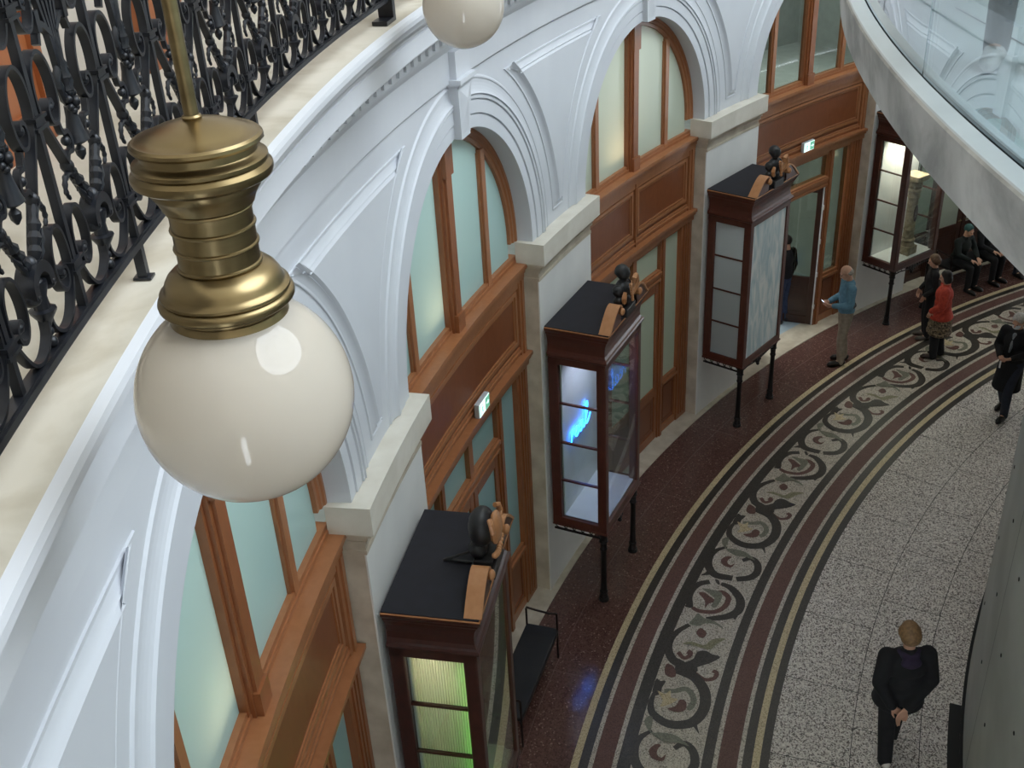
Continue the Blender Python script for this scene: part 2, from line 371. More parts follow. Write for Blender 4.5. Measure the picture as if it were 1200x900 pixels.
fl.mi = FI['black']; fl.revolve([(14.40,.002),(14.515,.002)], -4, 6, 160); fl.revolve([(14.515,.002),(14.64,.002)], -4, .79, 80)
floor = fl.build('floor', [M[n] for n in FM], kind='structure')

# low marble sill along the shopfronts
mb = MB(); mb.revolve([(19.5,0),(19.5,.014),(19.98,.014)], -3, 6, 150)
mb.build('baseboard_left', M['marble'], kind='structure')

# ================================================================ ARCADE WALL
KB0, KB1 = -3, 6                                  # detailed bays run from pier KB0 to pier KB1
wl = MB()
HB = pi/25*19.66                                  # half a bay along the wall
def bay_wall(mb):
    R = 19.66; n = 48; rho = 1.80; zt = 7.16
    for i in range(n):
        a0, a1 = pi*i/n, pi*(i+1)/n
        def outer(a):
            c, s_ = cos(a), sin(a); t = min(HB/abs(c) if abs(c) > 1e-6 else 1e9, (zt-ZI)/s_ if s_ > 1e-6 else 1e9)
            return (t*c, ZI + t*s_)
        p0, p1 = (rho*cos(a0), ZI+rho*sin(a0)), (rho*cos(a1), ZI+rho*sin(a1)); q0, q1 = outer(a0), outer(a1)
        rows = []
        for j in range(5):
            t = j/4; rows.append([wrap(p0[0]+(q0[0]-p0[0])*t, R, p0[1]+(q0[1]-p0[1])*t, .5), wrap(p1[0]+(q1[0]-p1[0])*t, R, p1[1]+(q1[1]-p1[1])*t, .5)])
        mb.grid(rows, smooth=True)
        ca = atan2(zt-ZI, HB)
        for cc in (ca, pi-ca):
            if a0 < cc < a1: mb.add([wrap(q0[0],R,q0[1],.5), wrap((HB if cc < 1.5 else -HB),R,zt,.5), wrap(q1[0],R,q1[1],.5)], [(0,1,2)])
wall = MB(); bay_wall(wall)
wall_root = empty('wall_left'); wall_root['kind'] = 'structure'
def per_bay(name, mb, mats, b0=KB0, b1=KB1, parent=None, first=None):
    """mb is built for the bay centred on k=.5; repeat it round the wall"""
    o0 = mb.build(name, mats, parent or wall_root)
    for b in range(b0, b1):
        if b == 0: continue
        c = o0.copy(); COL.objects.link(c); c.parent = parent or wall_root; c.rotation_euler = (0,0,-b*D)
    return o0
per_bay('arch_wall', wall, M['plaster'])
# archivolt with its soffit
mb = MB()
prof = [(0,19.95),(0,19.642),(.112,19.642),(.115,19.654),(.127,19.654),(.130,19.632),(.245,19.632),(.248,19.644),(.258,19.644),(.262,19.622),(.286,19.622),(.289,19.634),(.301,19.634),(.304,19.614),
        (.318,19.630),(.34,19.640),(.37,19.648),(.40,19.652),(.435,19.652),(.44,19.645),(.455,19.645),(.475,19.664)]
prof = [(-o, r) for o, r in prof]
sweep_wall(mb, arc_path(RA, 0, pi, 64), prof, k0=.5)
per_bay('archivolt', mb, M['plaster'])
# framed spandrel panel between two arches (built above pier 1 = .5 .. 1.5)
def spandrel_path():
    S2 = 2*HB; rho = 2.33; zt = 6.92; zb = 5.06; pts = []
    a_t, a_b = math.asin((zt-ZI)/rho), math.asin((zb-ZI)/rho)
    for i in range(21):
        a = a_t + (a_b-a_t)*i/20; pts.append((rho*cos(a), ZI+rho*sin(a)))
    for i in range(21):
        a = a_b + (a_t-a_b)*i/20; pts.append((S2-rho*cos(a), ZI+rho*sin(a)))
    for i in range(1, 8):
        t = i/8; x0 = S2-rho*cos(a_t); x1 = rho*cos(a_t); pts.append((x0+(x1-x0)*t, zt))
    return pts
mb = MB()
sweep_wall(mb, spandrel_path(), [(.0,19.6605),(.003,19.648),(.022,19.648),(.027,19.656),(.05,19.648),(.075,19.637),(.084,19.626),(.087,19.636),(.098,19.636),(.104,19.628),(.118,19.614),(.122,19.616)], closed=True, k0=.5)
ri, S2_ = 2.33+.120, 2*HB; rows = []
for i in range(25):
    z = 5.06+.120 + (6.92-5.06-.240)*i/24; sl = sqrt(ri*ri-(z-ZI)**2); rows.append([wrap(sl+(S2_-2*sl)*j/10, 19.616, z, .5) for j in range(11)])
mb.grid(rows, smooth=True)
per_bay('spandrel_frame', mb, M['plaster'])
# keystone
mb = MB()
def keyst(z, half, r): return [wrap(-half, r, z, .5), wrap(half, r, z, .5)]
zb, zt = 6.625, 7.13
b = keyst(zb,.105,19.655)+keyst(zt,.17,19.655)+keyst(zb,.105,19.575)+keyst(zt,.17,19.555)
mb.add(b, [(0,1,5,4),(0,4,6,2),(1,3,7,5),(2,6,7,3)], False)
ib = keyst(zb+.04,.075,19.575)+keyst(zt-.05,.135,19.557)
pk = [wrap(0,19.535,zt-.16,.5)]
o = mb.v.__len__()
mb.add(keyst(zb,.105,19.575)+keyst(zt,.17,19.555)+ib+pk, [(0,1,5,4),(1,3,7,5),(3,2,6,7),(2,0,4,6),(4,5,8),(5,7,8),(7,6,8),(6,4,8)], False)
mb.wbox(-.20,.20,19.515,19.66,7.13,7.17,.5); mb.wbox(-.185,.185,19.535,19.66,7.105,7.13,.5); mb.wbox(-.17,.17,19.56,19.66,7.17,7.40,.5)
per_bay('keystone', mb, M['plaster'])
# piers with impost (built on pier 0)
mb = MB()
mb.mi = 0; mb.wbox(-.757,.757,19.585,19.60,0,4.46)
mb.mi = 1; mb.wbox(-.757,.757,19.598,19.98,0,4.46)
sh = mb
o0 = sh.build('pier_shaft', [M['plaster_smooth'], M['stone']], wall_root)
mb = MB()
for h, r, z0, z1 in ((.765,19.578,4.455,4.49),(.757,19.586,4.49,4.56),(.775,19.565,4.56,4.585),(.77,19.57,4.585,4.61),(.79,19.55,4.61,4.65),(.805,19.52,4.65,4.682)):
    mb.wbox(-h,h,r,19.9,z0,z1)
o1 = mb.build('impost_moulding', [M['stone']], wall_root)
mb = MB(); mb.wbox(-.823,.823,19.487,19.83,4.68,ZI); o2 = mb.build('impost', [M['impost']], wall_root)
for b in range(KB0, KB1+1):
    if b == 0: continue
    for o in (o0,o1,o2):
        c = o.copy(); COL.objects.link(c); c.parent = wall_root; c.rotation_euler = (0,0,-b*D)
# frieze and cornice (round the whole drum)
mb = MB()
mb.revolve([(19.66,7.10),(19.642,7.12),(19.642,7.133),(19.622,7.136),(19.622,7.405),(19.608,7.415),(19.60,7.43),(19.585,7.455),(19.575,7.48),(19.575,7.645),(19.46,7.645),(19.45,7.66),(19.42,7.70),
            (19.40,7.712),(19.33,7.712),(19.322,7.735),(19.303,7.738),(19.305,7.86),(19.318,7.866),(19.318,7.874),(19.298,7.88),(19.292,7.90),(19.255,7.93),(19.215,7.97),(19.195,8.02),(19.172,8.03),(19.170,8.06),(19.175,8.082),(19.205,8.095)], KB0, 25+KB0, 500, smooth=False)
mb.build('cornice', M['plaster'], wall_root)
mb = MB()
mb.revolve([(19.205,8.095),(19.60,8.10),(19.61,8.104),(20.40,8.104)], KB0, 25+KB0, 500)
mb.build('cornice_ledge', M['ledge'], wall_root)
mb = MB(); n = 30
for b in range(-2, 5):
    for i in range(n):
        s0 = -HB + 2*HB*(i+.22)/n; mb.wbox(s0, s0+2*HB/n*.58, 19.485, 19.585, 7.555, 7.645, b+.5)
mb.build('dentil_band', M['plaster'], wall_root)
# plain remainder of the drum beyond the detailed bays
mb = MB(); mb.revolve([(19.64,0),(19.64,7.13)], KB1, 25+KB0, 150, smooth=True)
mb.build('wall_far', M['plaster'], kind='structure')

# ================================================================ UPPER STOREY (behind the railing)
mb = MB(); mb.revolve([(20.33,8.09),(20.33,14.0)], 0, 25, 200, smooth=True)
mb.revolve([(20.30,13.2),(20.05,13.4),(20.0,13.6),(19.9,13.75),(19.9,14.0)], 0, 25, 200)
mb.build('wall_upper', M['beige'], kind='structure')
# the dome: an opaque lower shell with a round skylight
mb = MB(); mb.revolve([(20.33,13.9),(19.6,17.5),(17.4,21.5),(15.4,23.8),(13.3,25.4),(13.0,25.9)], 0, 25, 100, smooth=True)
mb.build('ceiling', simple('dome_shell',(196,190,178),.7,c2=(180,174,162),scale=.6), kind='structure')
mb = MB()
mb.lathe([(13.2,25.3),(13.2,25.6),(12.9,25.6),(12.9,25.3)], 96, cap=False)
for i in range(24):
    a = 2*pi*i/24; mb.tube([(3.0*cos(a),3.0*sin(a),29.4),(8*cos(a),8*sin(a),28.0),(13*cos(a),13*sin(a),25.5)], .07, 6)
for r_, z_ in ((3.0,29.4),(8.0,28.0)):
    mb.tube([(r_*cos(2*pi*i/48),r_*sin(2*pi*i/48),z_) for i in range(48)], .09, 6, closed=True)
mb.build('window_9', M['iron'], kind='structure')
# orange door leaves of the upper storey
def upper_door(k0, k1, idx):
    kc = (k0+k1)/2; w = (k1-k0)*D*20.3
    root = empty(f'door_{idx}', cyl(20.33, kc, 8.104), heading(kc)); root['kind'] = 'structure'
    m = MB(); m.box(-w/2,w/2,-.05,.02,0,2.6); m.build('door_leaf', M['door_orange'], root)
    m = MB()
    for x0,x1,z0,z1 in ((-w/2,-w/2+.07,0,2.6),(w/2-.07,w/2,0,2.6),(-w/2,w/2,0,.16),(-w/2,w/2,.95,1.05),(-w/2,w/2,2.5,2.6)): m.box(x0,x1,-.075,-.04,z0,z1)
    m.build('door_frame', M['door_orange'], root)
upper_door(-.575,-.447,9); upper_door(-.235,-.135,10)

# ================================================================ SHOPFRONTS
def arch_z(s, rho): return ZI + sqrt(max(0, rho*rho - s*s))
def arch_pane(mb, s0, s1, z0, rho, r, n=14, k0=.5):
    rows = [[wrap(s0+(s1-s0)*i/n, r, z0, k0), wrap(s0+(s1-s0)*i/n, r, arch_z(s0+(s1-s0)*i/n, rho), k0)] for i in range(n+1)]
    mb.grid(rows, smooth=False)
def arch_window(idx, b, mat):
    root = empty(f'window_{idx}', (0,0,0), -b*D); root['kind'] = 'structure'
    m = MB()   # bent frame round the head
    sweep_wall(m, arc_path(1.716, 0, pi, 48), [(0,19.97),(0,19.82),(.03,19.82),(.04,19.835),(.075,19.835),(.085,19.85),(.125,19.85),(.13,19.97)], k0=.5)
    m.wbox(-1.71,1.71,19.84,19.93,4.68,4.755,.5); m.wbox(-1.71,1.71,19.825,19.93,4.68,4.715,.5)
    m.build('window_frame', M['wood_h'], root)
    for s_, hw, r in ((-.98,.045,19.835),(.98,.045,19.835)):
        m = MB(); z1 = arch_z(abs(s_), 1.6)
        m.wbox(s_-hw,s_+hw,r,19.92,4.70,z1,.5); m.wbox(s_-hw-.02,s_+hw+.02,r+.025,19.92,4.70,z1-.03,.5)
        m.build('mullion', M['wood_h'], root)
    m = MB(); m.wbox(-.10,.10,19.80,19.92,4.68,6.62,.5); m.wbox(-.065,.065,19.775,19.9,4.68,6.62,.5); m.wbox(-.13,.13,19.83,19.92,4.7,6.60,.5)
    m.wbox(-.085,.085,19.755,19.9,4.68,4.86,.5); m.wbox(-.09,.09,19.76,19.9,6.25,6.6,.5)
    m.build('central_mullion', M['wood'], root)
    for s0, s1 in ((-1.60,-1.02),(-.94,-.12),(.12,.94),(1.02,1.60)):
        m = MB(); arch_pane(m, s0, s1, 4.74, 1.61, 19.885); m.build('window_pane', mat, root)
    m = MB()
    m.wbox(-1.712,1.712,19.705,19.95,4.635,4.68,.5); m.wbox(-1.712,1.712,19.715,19.95,4.615,4.635,.5)
    m.wbox(-1.712,1.712,19.74,19.95,4.56,4.615,.5); m.wbox(-1.712,1.712,19.755,19.95,4.50,4.56,.5)
    m.build('window_sill', M['wood_h'], root)
    return root
def frame_rect(m, s0, s1, z0, z1, w, r0, r1, k0=.5):
    m.wbox(s0,s1,r0,r1,z0,z0+w,k0); m.wbox(s0,s1,r0,r1,z1-w,z1,k0); m.wbox(s0,s0+w,r0,r1,z0+w,z1-w,k0); m.wbox(s1-w,s1,r0,r1,z0+w,z1-w,k0)
def shopfront(idx, b, mat, joint=False, open_door=False, dark=False):
    root = empty(f'door_{idx}', (0,0,0), -b*D); root['kind'] = 'structure'
    W, WH, WP = M['wood'], M['wood_h'], M['wood_panel']
    if dark: W = WH = WP = M['door_dark_shade']  # far bays swap oak for dark wood to stand in for shade
    # upper fascia panel
    m = MB(); m.wbox(-1.712,1.712,19.80,19.93,3.56,4.52,.5); m.build('fascia_panel', WP, root)
    m = MB()
    halves = ((-1.52,-.06),(.06,1.52)) if joint else ((-1.52,1.52),)
    for s0, s1 in halves:
        frame_rect(m, s0, s1, 3.74, 4.40, .045, 19.775, 19.81); frame_rect(m, s0+.06, s1-.06, 3.80, 4.34, .018, 19.785, 19.81)
    m.wbox(-1.712,-1.56,19.765,19.81,3.58,4.50,.5); m.wbox(1.56,1.712,19.765,19.81,3.58,4.50,.5)
    m.wbox(-1.66,-1.61,19.745,19.81,3.58,4.50,.5); m.wbox(1.61,1.66,19.745,19.81,3.58,4.50,.5)
    m.wbox(-1.712,1.712,19.78,19.81,3.58,3.68,.5); m.wbox(-1.712,1.712,19.765,19.81,3.62,3.645,.5); m.wbox(-1.712,1.712,19.775,19.81,4.42,4.5,.5)
    if joint: m.wbox(-.012,.012,19.76,19.81,3.50,4.5,.5)
    m.build('fascia_moulding', WH, root)
    m = MB()
    m.wbox(-1.712,1.712,19.69,19.93,3.535,3.58,.5); m.wbox(-1.712,1.712,19.715,19.93,3.49,3.535,.5); m.wbox(-1.712,1.712,19.745,19.93,3.40,3.49,.5)
    m.build('transom_ledge', WH, root)
    # posts
    R0 = 19.775
    for sg in (-1, 1):
        a = lambda x0, x1: (min(sg*x0, sg*x1), max(sg*x0, sg*x1))
        m = MB(); s0, s1 = a(1.40,1.712); m.wbox(s0,s1,R0,19.93,.014,3.42,.5)
        for q in (1.46,1.53,1.60): s0, s1 = a(q,q+.035); m.wbox(s0,s1,R0-.018,R0+.01,.1,3.40,.5)
        m.build('outer_stile', W, root)
        m = MB(); s0, s1 = a(.78,.93); m.wbox(s0,s1,R0,19.92,.014,3.42,.5); s0, s1 = a(.82,.89); m.wbox(s0,s1,R0-.02,R0+.01,.014,3.40,.5)
        m.build('post', W, root)
        # side light
        s0, s1 = a(.93,1.40); m = MB(); m.wbox(s0,s1,R0+.02,19.9,.93,1.0,.5); m.wbox(s0,s1,R0-.01,19.9,.90,.945,.5); m.wbox(s0,s1,R0+.02,19.9,3.34,3.42,.5); m.wbox(s0,s1,R0+.02,19.9,.014,.14,.5)
        s0, s1 = a(.93,.965); m.wbox(s0,s1,R0+.02,19.9,.14,.92,.5); s0, s1 = a(1.365,1.40); m.wbox(s0,s1,R0+.02,19.9,.14,.92,.5)
        m.build('side_frame', WH, root)
        s0, s1 = a(.95,1.38); m = MB(); m.wbox(s0,s1,19.815,19.84,.1,.93,.5)
        frame_rect(m, s0+.05, s1-.05, .2, .84, .02, 19.80, 19.82); m.build('side_panel', WP, root)
        m = MB(); m.wbox(s0,s1,19.83,19.84,.98,3.38,.5); m.build('side_pane', mat, root)
    m = MB(); m.wbox(-.79,.79,R0,19.92,2.74,2.93,.5); m.wbox(-.79,.79,R0-.03,19.92,2.86,2.905,.5); m.wbox(-.79,.79,R0-.02,19.92,2.76,2.79,.5); m.wbox(-.79,.79,R0+.01,19.9,3.33,3.42,.5)
    if not open_door: m.wbox(-.055,.055,R0,19.9,2.9,3.42,.5)
    m.build('transom_bar', WH, root)
    m = MB(); m.wbox(-.78,.78,19.83,19.84,2.92,3.36,.5); m.build('transom_pane', mat, root)
    # two leaves
    for sg in (-1, 1):
        W2 = M['door_dark_shade'] if open_door else W
        lf = empty('door_leaf'); lf.parent = root
        P = wrap(sg*.78, 19.82, .02, .5); lf.location = P
        h = heading(.5)
        ang_open = 0 if not open_door else (math.radians(66) if sg > 0 else math.radians(80))
        # local x runs from the hinge to the meeting stile
        lf.rotation_euler = (0,0, h + (pi if sg > 0 else 0) + (-ang_open if sg > 0 else ang_open))
        sy = -1 if sg > 0 else 1
        m = MB()
        for x0,x1,z0,z1 in ((0,.10,0,2.70),(.66,.765,0,2.70),(.10,.66,0,.16),(.10,.66,.80,.95),(.10,.66,2.58,2.70)): m.bbox(x0,x1,-.028,.028,z0,z1,.006)
        m.build('leaf_frame', W2, lf)
        m = MB(); m.box(.09,.67,-.012,.012,.14,.82)
        for yy in (-.02,.014):
            for x0,x1,z0,z1 in ((.16,.60,.22,.24),(.16,.60,.72,.74),(.16,.18,.22,.74),(.58,.60,.22,.74)): m.box(x0,x1,yy,yy+.006,z0,z1)
        m.build('leaf_panel', W2 if open_door else WP, lf)
        m = MB(); m.box(.095,.665,-.004,.004,.94,2.59); m.build('leaf_pane', M['pane_dark'] if open_door else mat, lf)
        m = MB(); m.tube([(.715,-.03,1.02),(.715,-.075,1.02),(.63,-.075,1.02)], .011, 8); m.tube([(.715,.03,1.02),(.715,.075,1.02),(.63,.075,1.02)], .011, 8)
        m.build('door_handle', M['brass'], lf)
    if open_door:   # pale weather strips with their hinges on the jamb
        m = MB()
        for sg in (-1,1):
            s0 = sg*.775; m.wbox(min(s0,s0-sg*.02),max(s0,s0-sg*.02),19.79,19.90,.02,2.74,.5)
            for z in (.35,1.0,1.65,2.3): m.wbox(min(s0,s0-sg*.035),max(s0,s0-sg*.035),19.775,19.80,z,z+.09,.5)
        m.build('weather_strip', M['white'], root)
    return root
wi = 0
for b in range(-2, 5):
    wi += 1
    mat = M['pane'] if b <= 0 else (M['pane_warm'] if b == 1 else (M['pane_dark'] if b == 2 else M['pane_warm']))
    arch_window(wi, b, mat)
    if b >= -1: shopfront(wi, b, mat, joint=(b == 1), open_door=(b == 2), dark=(b > 2))
# rooms behind the shopfronts
mb = MB(); mb.mi = 0
mb.revolve([(23.0,0),(23.0,4.55)], -2.5, 5.5, 60); mb.revolve([(19.95,4.52),(23,4.52)], -2.5, 5.5, 60); mb.revolve([(19.95,4.60),(22.0,4.60)], -2.5, 5.5, 60)
mb.revolve([(22.0,4.6),(22.0,7.6)], -2.5, 5.5, 60); mb.revolve([(19.70,7.5),(22.0,7.5)], -2.5, 5.5, 60)
for k in range(-2, 6):
    for r0, r1, z0, z1 in ((19.93,23.0,0,4.55),(19.93,22.0,4.6,7.5)):
        mb.add([cyl(r0,k-.02,z0),cyl(r1,k-.02,z0),cyl(r1,k-.02,z1),cyl(r0,k-.02,z1),cyl(r0,k+.02,z0),cyl(r1,k+.02,z0),cyl(r1,k+.02,z1),cyl(r0,k+.02,z1)], [(0,1,2,3),(7,6,5,4),(0,4,5,1),(1,5,6,2),(2,6,7,3),(3,7,4,0)], False)
mb.build('wall_back', M['room'], kind='structure')
mb = MB(); mb.revolve([(19.9,.012),(23.0,.012)], -2.5, 5.5, 60); mb.build('floor_inner', M['roomfloor'], kind='structure')

# ================================================================ CONCRETE DRUM AND ITS WALKWAY
mb = MB(); mb.revolve([(14.48,0.0),(14.48,8.03)], 0, 25, 300, smooth=True); mb.revolve([(13.6,0),(13.6,8.03)], 0, 25, 200, smooth=True)
cw = mb.build('wall_right', M['concrete_dark'], kind='structure')
mb = MB()     # formwork joints and tie holes
def drum_dot(k, z, r=.019):
    c = cyl(14.484, k, z); h = heading(k); M4 = Matrix.Translation(c) @ Matrix.Rotation(h, 4, 'Z') @ Matrix.Rotation(pi/2, 4, 'X')
    mb.lathe([(r,-.003),(r,.003)], 12, M4)
kk = -4.0
while kk < 4:
    for z in (1.25,2.15,3.05,4.6,5.5,6.4,7.3):
        for f in (.12,.38): drum_dot(kk+f, z)
    for z in (0.0,): mb.add([cyl(14.483,kk-.0015,.02),cyl(14.483,kk+.0015,.02),cyl(14.483,kk+.0015,8),cyl(14.483,kk-.0015,8)], [(0,1,2,3)])
    kk += .5
mb.revolve([(14.483,3.80),(14.483,3.812)], -4, 4, 80)
mb.build('formwork_marks', M['black'], cw)
mb = MB()
mb.revolve([(14.3,8.03),(16.47,8.03),(16.472,8.05),(16.497,8.262),(16.49,8.272)], 0, 25, 400, smooth=False)
fw = mb.build('floor_walkway', M['concrete'], kind='structure')
mb = MB(); mb.revolve([(16.34,8.20),(12.8,8.20)], 0, 25, 300); mb.revolve([(12.8,8.20),(12.8,7.9),(14.3,8.03)], 0, 25, 200)
mb.build('walkway_screed', simple('pale_screed',(186,192,194),.4,c2=(172,178,180),scale=1.4), fw)
mb = MB(); mb.revolve([(16.49,8.272),(16.485,8.278),(16.418,8.290),(16.412,8.285)], 0, 25, 400); mb.revolve([(16.386,8.285),(16.38,8.29),(16.34,8.29),(16.34,8.18)], 0, 25, 400)
mb.build('edge_trim', M['steel'], fw)
mb = MB(); mb.revolve([(16.412,8.285),(16.412,8.26),(16.386,8.26),(16.386,8.285)], 0, 25, 400)
mb.build('glazing_channel', M['black'], fw)
# a floor joint on the walkway with a round inlet
mb = MB()
a0, a1 = cyl(15.9,-.03,8.2015), cyl(15.66,-.42,8.2015)
dv = (a1-a0).normalized(); nv = Vector((-dv.y,dv.x,0))*.006
mb.add([a0+nv,a0-nv,a1-nv,a1+nv],[(0,1,2,3)]); mb.build('screed_joint', M['cast'], fw)
gb = empty('glass_balustrade', (0,0,8.27)); tag(gb, 'curved frameless clear glass balustrade along the concrete walkway edge', 'balustrade')
kj = [-.466 + .62*i for i in range(-7, 9)]
for i in range(len(kj)-1):
    m = MB(); n = 24; g = .006/(D*16.4)
    rows = [[cyl(r, kj[i]+g+(kj[i+1]-kj[i]-2*g)*j/n, z) for r, z in ((16.392,0),(16.392,1.1),(16.407,1.1),(16.407,0))] for j in range(n+1)]
    m.grid(rows, closed_u=True, smooth=True); m.add(rows[0]+rows[-1], [(0,1,2,3),(7,6,5,4)], False)
    m.build('glass_panel', M['glass_rail'], gb)

# footbridge from the walkway to the balcony, on which the onlooker stands
mb = MB(); n = 16
rows = []
for j in range(n+1):
    kk = -2.25 + (-1.34+2.25)*j/n
    rows.append([cyl(r, kk, z) for r, z in ((16.36,7.98),(19.16,7.98),(19.16,8.19),(16.36,8.19))])
mb.grid(rows, closed_u=True, smooth=False); mb.add(rows[0]+rows[-1], [(0,1,2,3),(7,6,5,4)], False)
mb.build('floor_bridge', M['concrete'], kind='structure')
# ================================================================ WROUGHT IRON RAILING
RR = 19.29; HR = 8.24
def rw(s, h, r): return wrap(s, r, HR + h, KREF)
KREF = -.8906                                     # a baluster stands here
PER = .5055                                       # baluster spacing in metres along RR
def strap(mb, pts, t=.011, d=.026, n=6, r=RR, taper=None):
    P = catmull([(a,b,0) for a,b in pts], n); path = [(p.x,p.y) for p in P]; ns = offsets(path, False); rows = []; N = len(path)
    for i, (p, nn) in enumerate(zip(path, ns)):
        tt = t*(1 if taper is None else (1+(taper-1)*i/(N-1)))
        nn = nn.normalized(); a, b = (p[0]+nn.x*tt/2, p[1]+nn.y*tt/2), (p[0]-nn.x*tt/2, p[1]-nn.y*tt/2)
        rows.append([rw(a[0],a[1],r-d/2), rw(a[0],a[1],r+d/2), rw(b[0],b[1],r+d/2), rw(b[0],b[1],r-d/2)])
    mb.grid(rows, closed_u=True, smooth=False); mb.add(rows[0]+rows[-1], [(3,2,1,0),(4,5,6,7)], False)
def rball(mb, s, h, rad, r=RR, n=10, m=7):
    c = rw(s,h,r)
    if isinstance(rad, (list,tuple)):
        mb.ball((0,0,0), rad, n, m, Matrix.Translation(c) @ Matrix.Rotation(heading(KREF + s/(D*RR)), 4, 'Z'))
    else: mb.ball(c, rad, n, m)
def rbox(mb, s0, s1, h0, h1, d=.03, r=RR): mb.wbox(s0, s1, r-d/2, r+d/2, HR+h0, HR+h1, KREF)
def mir(pts, c=0.0): return [(2*c-a, b) for a, b in pts]
rail = empty('iron_railing', (0,0,HR-.14)); tag(rail, 'black wrought iron scrollwork railing on the pale balcony ledge', 'railing')
IR = M['iron']; HP = PER/2
LOW = [(.240,.10),(.232,.055),(.195,.022),(.15,.012),(.10,.03),(.055,.085),(.030,.14),(.028,.20),(.045,.25),(.078,.272),(.112,.255),(.134,.21),(.138,.16),(.125,.118),(.100,.098),(.074,.106),(.064,.132),(.074,.155),(.092,.158),(.102,.143)]
UPP = [(.236,.215),(.20,.275),(.15,.345),(.10,.42),(.05,.495),(.026,.54),(.022,.60),(.038,.655),(.075,.685),(.115,.675),(.146,.635),(.158,.58),(.152,.53),(.130,.495),(.102,.492),(.084,.515),(.088,.545),(.108,.555),(.120,.538)]
TOP = [(.245,.99),(.235,.93),(.19,.93),(.13,.96),(.07,.93),(.034,.88),(.028,.82),(.045,.765),(.08,.735),(.116,.745),(.136,.785),(.13,.83),(.104,.848),(.08,.83),(.078,.80),(.096,.79)]
def side_parts(sg):
    f = (lambda p: p) if sg > 0 else (lambda p: mir(p))
    m = MB(); strap(m, f(LOW), .010, .026); rball(m, sg*.090, .140, .016); p1 = m.build('lower_scroll', IR, rail)
    m = MB(); strap(m, f(UPP), .011, .028); rball(m, sg*.108, .535, .016)
    # acanthus sheath and curling tendrils on the strap
    lobes = [(.225,.235,.010),(.213,.255,.019),(.203,.268,.013),(.193,.284,.020),(.183,.298,.013),(.173,.313,.019),(.163,.328,.011),(.152,.345,.014),(.143,.36,.004)]
    m.tube([rw(sg*a, b, RR-.004) for a, b, q in lobes], [q for a, b, q in lobes], 8)
    m.tube([rw(sg*(a-.022), b-.006-.02*i/8, RR-.01) for i, (a, b, q) in enumerate(lobes[:6])], [.004,.011,.007,.011,.007,.003], 6)
    tendril = catmull([(sg*.165,.325,0),(sg*.125,.345,0),(sg*.095,.335,0),(sg*.085,.305,0),(sg*.10,.282,0)], 3)
    m.tube([rw(p.x, p.y, RR) for p in tendril], [(.0125-.0005*i)*(1 if i % 2 else .72) for i in range(len(tendril))], 8)
    strap(m, f([(.135,.37),(.155,.395),(.185,.395),(.195,.42),(.178,.45),(.150,.455),(.135,.49)]), .013, .018)
    rball(m, sg*.168, .425, .014); rball(m, sg*.135, .365, (.016,.02,.022))
    p2 = m.build('upper_scroll', IR, rail)
    m = MB(); strap(m, f(TOP), .010, .026); rball(m, sg*.098, .808, .015); p3 = m.build('crown_scroll', IR, rail)
    return [p1, p2, p3]
proto = side_parts(1) + side_parts(-1)
m = MB(); rbox(m, -.011,.011,0,1.0,.024)
for h in (.130,.525,.80):
    for dh in (-.013,.013): rbox(m, -.040,.040,h+dh-.005,h+dh+.005,.044)
    rbox(m, -.032,.032,h-.010,h+.010,.034)
proto.append(m.build('baluster', IR, rail))
# centre ornament between two balusters: drop, bell, mask leaf, tassel, flower, fan
m = MB()
rball(m, HP, .020, .017); rball(m, HP, .050, .014)
c = rw(HP, 0, RR); hk = heading(KREF + HP/(D*RR))
MC = Matrix.Translation(Vector((c.x, c.y, HR)))
m.lathe([(.008,.06),(.020,.085),(.034,.108),(.036,.114),(.022,.118),(.020,.15),(.028,.175),(.030,.19)], 10, MC)
strap(m, [(HP-.055,.165),(HP-.05,.20),(HP-.02,.225),(HP+.02,.225),(HP+.05,.20),(HP+.055,.165)], .03, .05)
rball(m, HP-.055,.165,(.018,.03,.02)); rball(m, HP+.055,.165,(.018,.03,.02)); rball(m, HP,.175,(.026,.024,.028)); rball(m, HP,.235,(.02,.022,.026))
proto.append(m.build('mask_leaf', IR, rail))
m = MB()
m.lathe([(.004,.345),(.014,.36),(.016,.375),(.006,.388),(.022,.395),(.034,.402),(.026,.43),(.018,.47),(.016,.50)], 10, MC)
for i in range(7):
    a = 2*pi*i/7; rball(m, HP+.026*cos(a), .512+.026*sin(a), .011, RR-.012)
rball(m, HP, .512, .015, RR-.020)
for dx in (-1, 0, 1):
    hh = [.525,.545,.562,.58,.598,.615,.632,.655,.69]; qq = [.012,.020,.014,.020,.013,.017,.010,.011,.002]
    m.tube([rw(HP + dx*(.004+.034*sin(pi*min(1,i/7))), h - abs(dx)*.02, RR-.006*(1-abs(dx))) for i, h in enumerate(hh)], [q*(1 if dx == 0 else .75) for q in qq], 8)
proto.append(m.build('flower_tassel', IR, rail))
m = MB()
for i in range(9):
    u = (i-4)/4
    strap(m, [(HP+.016*u,.60),(HP+.035*u,.72),(HP+.075*u,.84),(HP+.125*u,.93-.03*u*u)], .012, .016, 4, RR+.004*(i%2))
    rball(m, HP+.125*u, .935-.03*u*u, (.015,.014,.017))
for sg in (-1,1):
    strap(m, [(HP+sg*.02,.70),(HP+sg*.07,.735),(HP+sg*.10,.72),(HP+sg*.115,.69)], .016, .02); rbox(m, HP+sg*.10-.013, HP+sg*.10+.013, .72, .775, .03)
proto.append(m.build('palmette_fan', IR, rail))
for o in proto: o.rotation_euler = (0,0,0); o.location = (0,0,-(HR-.14))
NREP = 0
